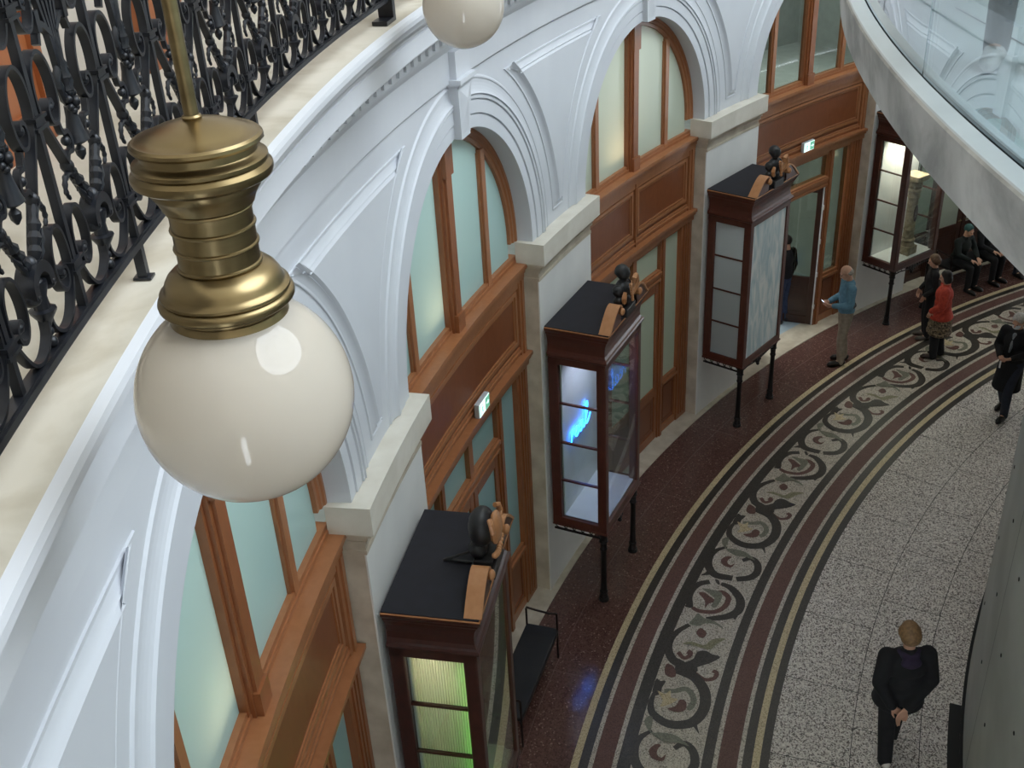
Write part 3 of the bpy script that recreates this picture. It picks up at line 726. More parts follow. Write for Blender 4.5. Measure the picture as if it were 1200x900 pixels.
for j in range(-5, 20):
    if j == 0: continue
    for o in proto:
        c_ = o.copy(); COL.objects.link(c_); c_.parent = rail; c_.rotation_euler = (0,0,-j*PER/RR); c_.location = (0,0,-(HR-.14))
def rail_part(name, mb):
    o = mb.build(name, IR, rail); o.location = (0,0,-(HR-.14)); return o
m = MB(); m.wbox(-5.2*PER,19.5*PER,RR-.024,RR+.024,HR-.022,HR,KREF,.1); m.wbox(-5.2*PER,19.5*PER,RR-.016,RR+.016,HR,HR+.006,KREF,.1); rail_part('bottom_rail', m)
m = MB(); m.wbox(-5.2*PER,19.5*PER,RR-.035,RR+.035,HR+1.0,HR+1.03,KREF,.1); m.wbox(-5.2*PER,19.5*PER,RR-.024,RR+.024,HR+1.03,HR+1.045,KREF,.1); rail_part('handrail', m)
for j in (-5,-2,1,4,13,16,19):
    m = MB(); m.wbox(j*PER-.014,j*PER+.014,RR-.016,RR+.016,HR-.14,HR-.018,KREF); m.wbox(j*PER-.022,j*PER+.022,RR-.03,RR+.03,HR-.14,HR-.132,KREF); rail_part('foot', m)
m = MB()    # broad bracket foot at the end of the visible run
sB = (.033-KREF)*D*RR; m.wbox(sB-.16,sB+.03,RR-.05,RR+.05,HR-.14,HR-.115,KREF); m.wbox(sB-.02,sB+.03,RR-.05,RR+.05,HR-.14,HR+.16,KREF); rail_part('bracket_foot', m)

# ================================================================ GLOBE LAMPS
def lamp(k, r, zc, label):
    root = empty('globe_pendant_lamp', cyl(r, k, zc - .25), 0); tag(root, label, 'lamp', 'brass globe pendant lamps')
    B = M['brass']; off = .25
    m = MB(); prof = [(.055,-.243)]
    for i in range(1, 33):
        t = -pi/2 + .23 + (pi/2-.23 + 1.02)*i/32; prof.append((.25*cos(t), .25*sin(t)))
    m.lathe([(a, b+off) for a, b in prof], 64, cap=False); m.build('globe', M['opal'], root)
    m = MB(); m.lathe([(.05,-.246+off),(.058,-.246+off),(.058,-.238+off),(.05,-.238+off),(.05,-.246+off)], 40, cap=False); m.build('globe_rim', M['steel'], root)
    def L(name, p, n=64):
        m = MB(); m.lathe([(a, b+off) for a, b in p], n); return m.build(name, B, root)
    L('gallery', [(.112,.172),(.128,.178),(.135,.186),(.136,.194),(.133,.204),(.127,.218),(.124,.228),(.128,.234),(.134,.237),(.134,.241),(.143,.245),(.149,.251),(.150,.258),(.148,.265),(.143,.269),(.139,.271),(.143,.275),(.142,.280),(.134,.285),(.130,.292),(.127,.302),(.119,.315),(.108,.325),(.096,.331),(.091,.334)])
    p = [(.088,.328)]
    for z in (.338,.381,.424,.466): p += [(.088,z-.005),(.0915,z-.003),(.0925,z),(.0915,z+.003),(.088,z+.005)]
    p += [(.088,.476)]; L('neck', p)
    L('capital', [(.088,.470),(.098,.474),(.100,.480),(.104,.490),(.111,.502),(.116,.508),(.117,.520),(.121,.524),(.136,.528),(.145,.534),(.148,.543),(.147,.551),(.140,.557),(.137,.560),(.140,.564),(.140,.572),(.133,.577),(.124,.580),(.121,.584),(.121,.601),(.105,.602)])
    L('lid', [(.100,.600),(.132,.602),(.137,.608),(.136,.615),(.130,.620),(.122,.620),(.105,.629),(.08,.639),(.05,.648),(.025,.653),(.020,.654),(.021,.659),(.017,.663),(.012,.663)])
    L('rod', [(.0155,.650),(.0155,6.2)], 20)
    L('ceiling_rose', [(.10,6.2),(.10,6.25),(.02,6.28)], 24)
    return root
lamp(-1.0174, 18.725, 8.263, 'large brass and opal globe pendant lamp hanging in the foreground')
lamp(-.0076, 18.731, 8.223, 'second globe pendant lamp farther off at the top edge')

# ================================================================ DISPLAY CABINETS (vitrines)
HX, Y0, Y1 = .605, -.36, .36           # half width, front, back (front faces the axis)
def rect_loft(mb, rings):
    rows = []
    for e, z in rings:
        rows.append([Vector((-HX-e,Y1,z)),Vector((-HX-e,Y0-e,z)),Vector((HX+e,Y0-e,z)),Vector((HX+e,Y1,z))])
    mb.grid(rows, smooth=False); mb.add(rows[0]+rows[-1], [(0,1,2,3),(7,6,5,4)], False)
def iron_scroll(m, o, ax, sg, sc):
    """a small flat C scroll: o origin, ax horizontal unit vector"""
    pts = [(0,0),(.04,.005),(.075,.025),(.085,.055),(.065,.075),(.04,.068),(.038,.048),(.055,.045)]
    m.tube([o + ax*(sg*a*sc) + Vector((0,0,b*sc)) for a, b in [(p.x,p.y) for p in catmull([(a,b,0) for a,b in pts], 4)]], .006, 6)
def cabinet(k, label, wood='mahogany', front='glass', side=('glass','glass'), back='white', bottom='white'):
    root = empty('display_cabinet', cyl(19.17, k, 0), heading(k)); root.location = cyl(19.17, k - .1/(D*19.0), 0); root.rotation_euler = (0,0,heading(k - .1/(D*19.0)))
    tag(root, label, 'display cabinet', 'display cabinets standing against the piers')
    W = M[wood]; CI = M['cast']
    # cast iron legs
    for sx in (-1, 1):
        m = MB(); m.lathe([(.066,0),(.066,.025),(.052,.035),(.058,.06),(.048,.075),(.044,.12),(.054,.135),(.054,.15),(.042,.165),(.038,.30),(.035,.80),(.044,.815),(.050,.835),(.040,.85),(.042,.93),(.058,.95),(.048,.965),(.050,1.03),(.062,1.06),(.064,1.10)], 16, Matrix.Translation((sx*(HX-.065), Y0+.065, 0)))
        for i in range(8):
            a = 2*pi*i/8; m.ball((sx*(HX-.065)+.040*cos(a), Y0+.065+.040*sin(a), .99), (.013,.013,.03), 6, 5)
        m.build('leg', CI, root)
    # fretwork aprons
    for sx in (-1, 1):
        x = sx*(HX-.05); m = MB()
        m.box(x-.012,x+.012,Y0+.10,Y1,.985,1.005); m.box(x-.01,x+.01,Y0+.1,Y1,1.085,1.10)
        for i in range(5):
            y = Y0+.16+.115*i
            iron_scroll(m, Vector((x,y,1.005)), Vector((0,1,0)), 1, 1.05); iron_scroll(m, Vector((x,y,1.005)), Vector((0,1,0)), -1, .8)
        m.build('side_fretwork', CI, root)
    m = MB(); y = Y0+.05
    m.tube([(-HX+.09,y,1.0),(-.35,y,1.015),(-.12,y,.99),(0,y,.97),(.12,y,.99),(.35,y,1.015),(HX-.09,y,1.0)], .011, 6)
    for i in range(4):
        for sg in (-1, 1):
            iron_scroll(m, Vector((sg*(.13+.105*i),y,1.01)), Vector((1,0,0)), sg, 1.0)
    for a, b, q in ((0,1.03,.06),(-.07,1.03,.045),(.07,1.03,.045),(0,.96,.05),(-.05,.975,.03),(.05,.975,.03),(0,.91,.03),(-.14,1.04,.035),(.14,1.04,.035)): m.ball((a,y,b),(q,.028,q*.9),8,6)
    m.build('front_fretwork', CI, root)
    # carcass
    m = MB(); m.bbox(-HX,HX,Y0,Y1,1.10,1.215,.008); m.bbox(-HX-.012,HX+.012,Y0-.012,Y1,1.09,1.115,.005); m.build('base_tray', W, root)
    for sx in (-1,1):
        for y0, y1 in ((Y0,Y0+.115),(Y1-.125,Y1)):
            m = MB(); x0, x1 = (-HX,-HX+.10) if sx < 0 else (HX-.10,HX); m.bbox(x0,x1,y0,y1,1.20,3.52,.012)
            m.build('corner_post', W, root)
    m = MB(); m.bbox(-HX,HX,Y0,Y0+.08,3.42,3.53,.006)
    for sx in (-1,1): x0, x1 = (-HX,-HX+.07) if sx < 0 else (HX-.07,HX); m.bbox(x0,x1,Y0+.05,Y1,3.41,3.53,.006)
    m.build('head_rail', W, root)
    m = MB(); rect_loft(m, [(0,3.50),(.02,3.515),(.028,3.54),(.02,3.56),(.004,3.57),(-.012,3.60),(-.016,3.66),(-.006,3.73),(.018,3.79),(.034,3.815),(.036,3.83),(.048,3.85),(.062,3.87),(.066,3.885),(.066,3.896)])
    m.build('cornice', W, root)
    e = .066
    m = MB(); m.box(-HX-e,HX+e,Y0-e,Y1,3.896,3.904); m.build('roof_edge', M['pale_wood_lit'], root)
    m = MB(); m.box(-HX-e+.012,HX+e-.012,Y0-e+.012,Y1,3.903,3.915); m.build('roof_panel', M['roofcloth'], root)
    # panes
    m = MB(); m.box(-HX+.09,HX-.09,Y0+.02,Y0+.028,1.21,3.43); m.build('front_pane', M[front], root)
    for i, sx in enumerate((-1,1)):
        x = sx*(HX-.035)
        m = MB(); m.box(x-.003,x+.003,Y0+.11,Y1-.12,1.21,3.42); m.build('side_pane', M[side[i]], root)
        for z in (1.775,2.325,2.875):
            m = MB(); m.box(x-.014,x+.014,Y0+.11,Y1-.12,z-.013,z+.013); m.build('glazing_bar', W, root)
    m = MB(); m.box(-HX+.06,HX-.06,Y1-.145,Y1-.128,1.21,3.46); m.build('back_panel', M[back], root)
    m = MB(); m.box(-HX+.06,HX-.06,Y0+.05,Y1-.03,1.205,1.222); m.box(-HX+.05,HX-.05,Y0+.05,Y1-.02,3.46,3.49); m.build('lining', M[bottom], root)
    # broken pediment on the front edge
    yc = Y0 - .01
    for sg in (-1, 1):
        prof = catmull([(.64,3.91,0),(.60,3.945,0),(.54,4.005,0),(.46,4.075,0),(.38,4.125,0),(.31,4.135,0),(.265,4.105,0),(.255,4.06,0),(.28,4.03,0),(.31,4.04,0),(.31,4.065,0)], 5)
        m = MB(); path = [(sg*p.x, p.y) for p in prof]; ns = offsets(path, False); rows = []
        for p, n in zip(path, ns):
            n = n.normalized(); rows.append([Vector((p[0]+n.x*.012,yc-.065,p[1]+n.y*.012)),Vector((p[0]+n.x*.012,yc+.075,p[1]+n.y*.012)),Vector((p[0]-n.x*.012,yc+.075,p[1]-n.y*.012)),Vector((p[0]-n.x*.012,yc-.065,p[1]-n.y*.012))])
        m.grid(rows, closed_u=True, smooth=False); m.add(rows[0]+rows[-1], [(0,1,2,3),(7,6,5,4)], False)
        sw = m.build('swan_neck', M['pale_wood_lit'], root)
        m = MB(); low = [(sg*p.x, p.y) for p in prof[:31]]      # tympanum board under the scroll
        for y in (yc-.05, yc-.02):
            rows = [[Vector((a,y,3.905)), Vector((a,y,max(3.906,b-.012)))] for a, b in low]; m.grid(rows, smooth=False)
        m.build('tympanum', W, root)
        m = MB(); m.ball((sg*.29,yc-.075,4.06),(.045,.03,.045),12,8); m.build('rosette', M['pale_wood_lit'], root)
    return root
def crest_cartouche(root, mat2='pale_wood_lit'):
    """rounded cartouche seen from behind: blackened back, wooden face with a garland"""
    yc = Y0 + .02
    m = MB(); m.bbox(-.17,.17,yc-.10,yc+.10,3.905,4.0,.01); m.bbox(-.13,.13,yc-.07,yc+.08,4.0,4.05,.01); m.build('crest_base', M['carving'], root)
    m = MB(); m.ball((0,yc+.02,4.30),(.15,.11,.17),20,14); m.ball((-.06,yc+.05,4.12),(.085,.08,.075)); m.ball((.07,yc+.05,4.12),(.085,.08,.075)); m.ball((0,yc+.08,4.10),(.06,.06,.06))
    m.box(-.012,.012,yc+.08,yc+.36,3.915,3.935,Matrix.Rotation(.0,4,'Z')); m.tube([(0,yc+.08,4.06),(0,yc+.36,3.925)], .012, 6)
    m.build('crest_back', M['carving'], root)
    m = MB(); m.ball((0,yc-.09,4.30),(.11,.05,.15),16,10); m.tube([(.10,yc-.07,4.44),(.14,yc-.09,4.42),(.15,yc-.10,4.36),(.12,yc-.10,4.33)], .022, 8); m.tube([(-.10,yc-.07,4.44),(-.14,yc-.09,4.42),(-.15,yc-.10,4.36),(-.12,yc-.10,4.33)], .022, 8)
    for i in range(9): m.ball((-.13+.0325*i, yc-.10, 4.12-.05*sin(pi*i/8)), .026, 8, 6)
    m.build('crest_face', M[mat2], root)
def crest_figure(root):
    """small dark bust between scrolls"""
    yc = Y0 + .0
    m = MB(); m.bbox(-.14,.14,yc-.09,yc+.09,3.905,4.01,.01); m.build('crest_base', M['carving'], root)
    m = MB(); m.ball((0,yc+.01,4.40),(.075,.08,.09),14,10); m.ball((0,yc+.03,4.42),(.085,.085,.08)); m.lathe([(.04,4.28),(.045,4.34)],12,Matrix.Translation((0,yc+.01,0)))
    m.ball((0,yc+.02,4.20),(.14,.09,.12),14,10); m.ball((-.12,yc+.03,4.22),(.06,.07,.07)); m.ball((.12,yc+.03,4.22),(.06,.07,.07)); m.ball((0,yc+.02,4.07),(.11,.09,.08))
    m.ball((-.14,yc+.02,4.10),(.05,.06,.06)); m.ball((.14,yc+.02,4.10),(.05,.06,.06))
    m.build('crest_back', M['carving'], root)
    m = MB(); m.tube([(.11,yc-.04,4.10),(.18,yc-.06,4.14),(.22,yc-.07,4.22),(.19,yc-.07,4.30),(.13,yc-.07,4.29),(.13,yc-.07,4.23)], [.03,.035,.035,.035,.03,.02], 8)
    m.tube([(-.11,yc-.04,4.10),(-.16,yc-.06,4.12),(-.19,yc-.07,4.18),(-.16,yc-.07,4.24)], [.03,.03,.03,.02], 8)
    for i in range(7): m.ball((-.03+.01*i, yc-.09, 4.28-.035*i), .022, 8, 6)
    m.build('crest_face', M['pale_wood_lit'], root)

M['greenglass'] = thin_glass('reeded_front_glass', (218,232,212), 1.6, .0)
M['ribbed'] = frosted('ribbed_sheet', (246,240,222), .6, .25)
m, nt, b = newmat('painted_sheet'); setp(b, rough=.45)
noise_mix(nt, b, (190,212,217), (238,243,242), 3.4, detail=8, stretch=(2.2,2.2,.55), lo=.36, hi=.62, dist=1.2); M['drip'] = m
M['greyglass'] = frosted('milky_side_glass', (196,200,200), .4, .1)
c1 = cabinet(0, 'dark wood display cabinet with green-lit ribbed panel, nearest the viewer', front='greenglass')
c2 = cabinet(1, 'display cabinet holding the glowing blue neon script', 'mahogany_red')
c3 = cabinet(2, 'display cabinet with a pale blue streaked painted front', 'mahogany_red', front='drip', side=('greyglass','greyglass'))
c4 = cabinet(3, 'farthest display cabinet, warmly lit around a carved stone column', back='white')
crest_cartouche(c1); crest_figure(c2); crest_figure(c3); crest_figure(c4)
def in_cab(root, name, x, y, z):
    o = empty(name, root.location + Matrix.Rotation(root.rotation_euler.z, 3, 'Z') @ Vector((x,y,z)), root.rotation_euler.z); return o
# cabinet 1: upright ribbed sheet and a green fluorescent tube
o = in_cab(c1, 'ribbed_sheet', -.50, 0, 1.222)
m = MB(); rows = []
for i in range(0, 201):
    y = -.235 + .455*i/200; x = .006*sin(2*pi*y/.022); rows.append([Vector((x,y,0)), Vector((x,y,2.2)), Vector((x+.003,y,2.2)), Vector((x+.003,y,0))])
m.grid(rows, closed_u=True, smooth=True); me = m.build('sheet', M['ribbed'], o)
tag(o, 'cream vertically ribbed translucent sheet inside the nearest cabinet', 'panel')
M['green_em'] = emission('green_tube', (50,255,20), 8)
o = in_cab(c1, 'green_light_tube', -.425, -.215, 1.222); m = MB(); m.lathe([(.03,0),(.03,.03),(.014,.04)], 12); m.build('tube_base', M['white'], o)
m = MB(); m.lathe([(.013,.04),(.013,2.05)], 12); m.build('tube', M['green_em'], o); tag(o, 'upright green glowing tube behind the ribbed sheet', 'light tube')
# cabinet 2: neon script on a clear backing
M['neon'] = emission('blue_neon', (38,130,255), 14); M['neon2'] = emission('deep_blue_neon', (40,90,255), 8)
o = in_cab(c2, 'neon_script', -.38, Y1-.16, 2.20); tag(o, 'glowing blue handwritten neon script inside the second cabinet', 'neon sign')
letters = [[(0,0),(.02,.10),(.03,.15),(.045,.11),(.075,.145),(.10,.13)],
           [(.095,.06),(.15,.10),(.165,.14),(.135,.155),(.11,.11),(.115,.03),(.155,.01),(.20,.05)],
           [(.30,.14),(.255,.15),(.215,.10),(.215,.03),(.25,.01),(.29,.07),(.305,.14),(.30,.04),(.325,.01),(.36,.05)],
           [(.36,.05),(.41,.20),(.43,.32),(.405,.35),(.38,.27),(.375,.08),(.40,.01),(.45,.04),(.50,.11)]]
for L_ in letters:
    m = MB(); m.tube([(p.x,-.02,p.y) for p in catmull([(a*1.24,b*.9,0) for a,b in L_], 6)], .009, 8); m.build('letter', M['neon'], o)
m = MB()
for x_ in (.03,.22,.40): m.tube([(x_*1.24,-.02,.05),(x_*1.24,.014,.05)], .004, 6)
m.build('standoff', M['steel'], o)
# cabinet 4: carved stone column
o = in_cab(c4, 'stone_column', .03, -.12, 1.222); tag(o, 'carved stone column standing in the farthest lit cabinet', 'sculpture')
ST = simple('carved_stone', (176,158,132), .8, c2=(140,122,98), scale=14, detail=8, bump=.2)
m = MB(); m.bbox(-.13,.13,-.13,.13,0,.16,.01); m.lathe([(.115,.16),(.13,.18),(.12,.21),(.10,.23),(.12,.25),(.13,.28),(.11,.31)], 20); m.build('plinth', ST, o)
m = MB(); m.lathe([(.10,.30),(.095,.45),(.105,.48),(.095,.50),(.092,1.05),(.10,1.08),(.115,1.10),(.10,1.13),(.11,1.2),(.125,1.22),(.11,1.26)], 20); m.build('shaft', ST, o)
m = MB()
for i in range(10):
    a = 2*pi*i/10; m.ball((.10*cos(a),.10*sin(a),1.33),(.035,.035,.07),8,6)
m.lathe([(.09,1.24),(.11,1.38),(.14,1.42)],20); m.bbox(-.17,.17,-.17,.17,1.42,1.52,.015); m.build('capital', ST, o)
m = MB(); m.ball((0,-.085,.80),(.05,.03,.17),14,10); m.build('niche', simple('dark_red_niche', (62,26,22), .6), o)

# ================================================================ EXIT SIGNS
M['sign_white'] = emission('sign_white', (226,250,244), 1.3); M['sign_green'] = emission('sign_green', (120,196,166), .6)
def exit_sign(k0, s, label):
    root = empty('exit_sign', wrap(s, 19.715, 3.5805, k0), heading(k0 + s/(D*19.7))); tag(root, label, 'exit sign')
    m = MB(); m.bbox(-.15,.15,-.02,.035,0,.165,.006); m.build('housing', M['steel'], root)
    m = MB(); m.box(-.142,.142,-.0235,-.019,.008,.157); m.build('face', M['sign_white'], root)
    m = MB(); y0, y1 = -.0265, -.0232
    m.box(.02,.135,y0,y1,.015,.15)                                      # green field with the arrow
    m.box(-.135,-.125,y0,y1,.02,.145); m.box(-.135,-.08,y0,y1,.138,.145)  # door
    def bar(a, b, w):
        d = Vector((b[0]-a[0],0,b[1]-a[1])); n = Vector((-d.z,0,d.x)).normalized()*w/2; A, B = Vector((a[0],y0,a[1])), Vector((b[0],y0,b[1]))
        m.add([A+n,B+n,B-n,A-n],[(0,1,2,3)],False)
    bar((-.06,.11),(-.07,.07),.022); bar((-.07,.07),(-.045,.045),.014); bar((-.045,.045),(-.05,.02),.012); bar((-.07,.07),(-.095,.055),.014); bar((-.095,.055),(-.11,.035),.012); bar((-.06,.108),(-.035,.09),.01); bar((-.062,.108),(-.09,.095),.01)
    m.ball((-.052,(y0+y1)/2,.128),(.012,.002,.012),10,6); m.build('running_figure', M['sign_green'], root)
    m = MB(); m.box(.045,.085,-.0285,-.0262,.075,.09); m.add([Vector(p) for p in ((.085,-.0284,.055),(.085,-.0284,.11),(.12,-.0284,.0825))],[(0,1,2)],False); m.build('arrow', M['sign_white'], root)
exit_sign(.5, .27, 'small white exit sign on the oak ledge of the nearer closed shopfront')
exit_sign(2.5, .02, 'small lit exit sign above the open glazed doors')

# ================================================================ BENCHES
def bench(k0, k1, label, seat_r0=19.06, seat_r1=19.46):
    kc = (k0+k1)/2; L = (k1-k0)*D*19.25; root = empty('bench', cyl(19.26, kc, 0), heading(kc)); tag(root, label, 'bench')
    m = MB(); m.bbox(-L/2,L/2,-.20,.20,.40,.455,.012); m.build('seat', simple('black_seat',(22,22,25),.6), root)
    fr = simple('dark_frame',(38,24,22),.4,metal=.3)
    for sx in (-1,1):
        x = sx*(L/2-.02)
        for y in (-.19,.19):
            m = MB(); m.tube([(x,y,0),(x,y,.70)], .013, 8); m.build('leg', fr, root)
        m = MB(); m.tube([(x,-.19,.70),(x,-.10,.685),(x,.05,.70),(x,.19,.72)], .013, 8); m.build('arm', fr, root)
    m = MB(); m.box(-L/2,L/2,-.195,-.175,.36,.40); m.box(-L/2,L/2,.175,.195,.36,.40); m.build('seat_frame', fr, root)
bench(.315,.618,'long black bench with thin metal arms beside the green-lit cabinet')
bench(3.30,3.74,'dark bench under the walkway with people seated on it')
# ================================================================ PEOPLE
def prim_mesh(mb, prims):
    for p in prims:
        if p[0] == 'c':
            a, ra, b, rb = Vector(p[1]), p[2], Vector(p[3]), p[4]; d = b - a; L = d.length
            if L < 1e-6: mb.ball(a, ra, 12, 8); continue
            q = d.to_track_quat('Z', 'Y').to_matrix().to_4x4(); M4 = Matrix.Translation(a) @ q; pr = []
            for i in range(6): t = pi/2*i/5; pr.append((max(1e-4, ra*sin(t)), -ra*cos(t)))
            for i in range(6): t = pi/2*i/5; pr.append((max(1e-4, rb*cos(t)), L + rb*sin(t)))
            mb.lathe(pr, 14, M4)
        else:
            R = p[3] if len(p) > 3 else None
            M4 = Matrix.Translation(Vector(p[1])) @ (R.to_4x4() if R is not None else Matrix.Identity(4))
            mb.ball((0,0,0), p[2], 18, 12, M4)
def blob(name, prims, mat, parent, voxel=.012, smooth=4):
    mb = MB(); prim_mesh(mb, prims); me = bpy.data.meshes.new('tmp'); me.from_pydata(mb.v, [], mb.f); me.update()
    o = bpy.data.objects.new('tmp', me); COL.objects.link(o)
    r = o.modifiers.new('r', 'REMESH'); r.mode = 'VOXEL'; r.voxel_size = voxel
    s = o.modifiers.new('s', 'SMOOTH'); s.factor = .5; s.iterations = smooth
    dg = bpy.context.evaluated_depsgraph_get(); out = bpy.data.meshes.new_from_object(o.evaluated_get(dg))
    bpy.data.objects.remove(o); bpy.data.meshes.remove(me)
    out.materials.clear(); out.materials.append(mat); out.polygons.foreach_set('use_smooth', [True]*len(out.polygons)); out.name = name
    return link(name, out, parent)
SKIN = simple('skin', (206,160,136), .5, c2=(196,148,124), scale=9)
EYEM = simple('eye_dark', (30,24,22), .3)
def cloth(name, c, c2=None, scale=18, rough=.85): return simple(name, c, rough, c2=c2 or tuple(int(x*.86) for x in c), scale=scale)
BASE = dict(pelvis=(0,0,.96), chest=(0,.005,1.29), neck=(0,-.01,1.47), head=(0,.03,1.64),
    shL=(-.185,0,1.415), shR=(.185,0,1.415), elL=(-.235,-.03,1.14), elR=(.235,-.03,1.14), wrL=(-.245,.05,.90), wrR=(.245,.05,.90),
    hiL=(-.09,0,.93), hiR=(.09,0,.93), knL=(-.10,.015,.50), knR=(.10,.015,.50), anL=(-.10,-.02,.085), anR=(.10,-.02,.085), toL=(-.115,.14,.035), toR=(.115,.14,.035))
def hand(prims, w, d, n, side, curl=.5):
    """palm and five fingers: w wrist, d forward, n palm normal, side +1/-1 = thumb side along d x n"""
    w, d, n = Vector(w), Vector(d).normalized(), Vector(n).normalized(); n = (n - d*n.dot(d)).normalized(); s = d.cross(n).normalized()*side
    lens = (.040,.046,.043,.034)
    for i in range(4):
        o = s*(.026 - .0175*i); kn = w + d*(.088 - .004*abs(i-1)) + o
        prims.append(('c', w + o*.55 + d*.01, .015, kn, .0125))
        a = curl*.75; p = kn
        for j, (L, r0, r1) in enumerate(((lens[i],.0105,.0095),(lens[i]*.68,.0095,.0088),(lens[i]*.5,.0088,.0078))):
            dd = d*cos(a) + n*sin(a); q = p + dd*L; prims.append(('c', p, r0, q, r1)); p = q; a += curl*.8
    t0 = w + d*.025 + s*.024; t1 = t0 + (d*.6 + s*.7 + n*.25).normalized()*.042; t2 = t1 + (d*.85 + s*.25 + n*.4).normalized()*.032
    prims += [('c', t0, .015, t1, .0115), ('c', t1, .0115, t2, .009)]
def person(label, pos, face, H=1.75, pose=None, skin=SKIN, top=None, top_len=0, sleeves=True, trousers=None, shoes=None, hair=None, hair_style='short', skirt=None, bulk=1.0,
           handL=((0,.25,-1),(1,0,0),.5), handR=((0,.25,-1),(-1,0,0),.5), open_front=None, head_turn=0.0, mask=False, collar=None, belt=None):
    root = empty('person', pos, atan2(-face[0], face[1])); root.scale = (H/1.75,)*3; tag(root, label, 'person')
    J = {k: Vector(v) for k, v in BASE.items()}
    for k, v in (pose or {}).items(): J[k] = Vector(v)
    B = bulk; pr = []
    hd = J['head']; up = (hd - J['neck']).normalized(); RT = Matrix.Rotation(head_turn, 3, 'Z')
    tilt = Vector((0,0,1)).rotation_difference(up).to_matrix() @ RT
    def hp(x, y, z): return hd + tilt @ Vector((x, y, z))
    pr += [('e', hp(0,-.012,.025), (.076,.094,.098), tilt), ('e', hp(0,.025,-.045), (.058,.066,.068), tilt), ('e', hp(0,.05,-.085), (.034,.034,.026), tilt),
           ('c', hp(0,.083,.005), .011, hp(0,.103,-.028), .016), ('e', hp(.078,-.005,-.01), (.012,.022,.032), tilt), ('e', hp(-.078,-.005,-.01), (.012,.022,.032), tilt),
           ('c', hp(-.03,.08,.02), .014, hp(.03,.08,.02), .014), ('c', hp(-.018,.083,-.058), .009, hp(.018,.083,-.058), .009),
           ('c', J['neck'] - up*.03, .058, hp(0,-.01,-.07), .053)]
    pe, ch = J['pelvis'], J['chest']; mid = (pe + ch)/2
    pr += [('c', J['shL'], .05, J['shR'], .05), ('e', ch, (.145*B,.10*B,.16)), ('e', mid, (.13*B,.095*B,.15)), ('e', pe, (.15*B,.105*B,.13))]
    for s, sg in (('L',-1),('R',1)):
        pr += [('c', J['sh'+s], .050, J['el'+s], .040), ('c', J['el'+s], .038, J['wr'+s], .027),
               ('c', J['hi'+s], .085, J['kn'+s], .056), ('c', J['kn'+s], .055, J['an'+s], .038), ('c', J['an'+s], .040, J['to'+s], .030)]
        hd_, hn, cu = handL if s == 'L' else handR
        hand(pr, J['wr'+s], hd_, hn, -sg if True else sg, cu)
    blob('body', pr, skin, root, .008, 3)
    ey = MB(); ey.ball(hp(-.030,.083,.004), .0105, 8, 6); ey.ball(hp(.030,.083,.004), .0105, 8, 6); ey.build('eyes', EYEM, root)
    if hair:
        h = [('e', hp(0,-.022,.038), (.086,.098,.098), tilt)]
        if hair_style == 'bald': h = [('e', hp(0,-.055,-.005), (.084,.062,.058), tilt), ('c', hp(-.078,-.02,.01), .016, hp(-.078,-.05,-.02), .02), ('c', hp(.078,-.02,.01), .016, hp(.078,-.05,-.02), .02)]
        if hair_style == 'bob': h += [('e', hp(0,-.045,-.04), (.095,.075,.10), tilt), ('e', hp(-.078,-.01,-.03), (.025,.05,.085), tilt), ('e', hp(.078,-.01,-.03), (.025,.05,.085), tilt)]
        if hair_style == 'full': h += [('e', hp(0,-.05,-.01), (.10,.085,.10), tilt), ('e', hp(-.07,-.01,.02), (.035,.06,.06), tilt), ('e', hp(.07,-.01,.02), (.035,.06,.06), tilt)]
        blob('hair', h, hair, root, .012, 2)
    if mask:
        m = [('e', hp(0,.055,-.05), (.062,.058,.048), tilt), ('e', hp(0,.095,-.04), (.03,.025,.03), tilt)]; blob('face_mask', m, MASKM, root, .010, 3)
    if top:
        t = [('c', J['shL'], .072, J['shR'], .072), ('e', ch, (.172*B,.125*B,.175)), ('e', mid, (.160*B,.120*B,.17)), ('e', pe + Vector((0,0,.04)), (.172*B,.128*B,.13)),
             ('c', J['neck'] - up*.045, .075, J['neck'] + up*.005, .066)]
        if top_len:
            for f in [i/9 for i in range(1, 10)]:
                q = pe - Vector((0, 0, top_len*f)); t.append(('e', q + Vector((0,(J['knL'].y+J['knR'].y)*.25*f,0)), ((.178+.03*f)*B,(.138+.04*f)*B,.075)))
        for s in 'LR':
            t += [('c', J['sh'+s], .072*B, J['el'+s], .058*B)]
            if sleeves: t += [('c', J['el'+s], .057*B, J['wr'+s] + (J['el'+s]-J['wr'+s])*.10, .044*B)]
            else: pass
        blob('top', t, top, root, .014, 5)
    if collar:
        blob('collar', [('c', J['neck'] + Vector((-.06,-.045,-.02)), .035, J['neck'] + Vector((.06,-.045,-.02)), .035), ('c', J['neck'] + Vector((-.09,.0,-.02)), .032, J['neck'] + Vector((-.05,.06,-.05)), .022), ('c', J['neck'] + Vector((.09,.0,-.02)), .032, J['neck'] + Vector((.05,.06,-.05)), .022), ('e', J['neck'] + Vector((0,-.10,-.07)), (.10,.05,.06))], collar, root, .012, 3)
    if open_front:
        blob('shirt_front', [('c', J['neck'] + Vector((0,.085,-.06)), .036, pe + Vector((0,.150*B,.20)), .018)], open_front, root, .010, 3)
    if skirt:
        q = [('e', pe - Vector((0,0,.02)), (.155*B,.115*B,.10))]
        for f in (.25,.5,.75,1.0): q.append(('e', pe - Vector((0,0,.40*f)), ((.185+.03*f)*B,(.15+.03*f)*B,.10)))
        blob('skirt', q, skirt, root, .014, 4)
    if trousers:
        q = [('e', pe, (.158*B,.118*B,.135))]
        for s in 'LR': q += [('c', J['hi'+s], .098*B, J['kn'+s], .070*B), ('c', J['kn'+s], .070*B, J['an'+s] + Vector((0,0,-.02)), .058*B)]
        blob('trousers', q, trousers, root, .014, 5)
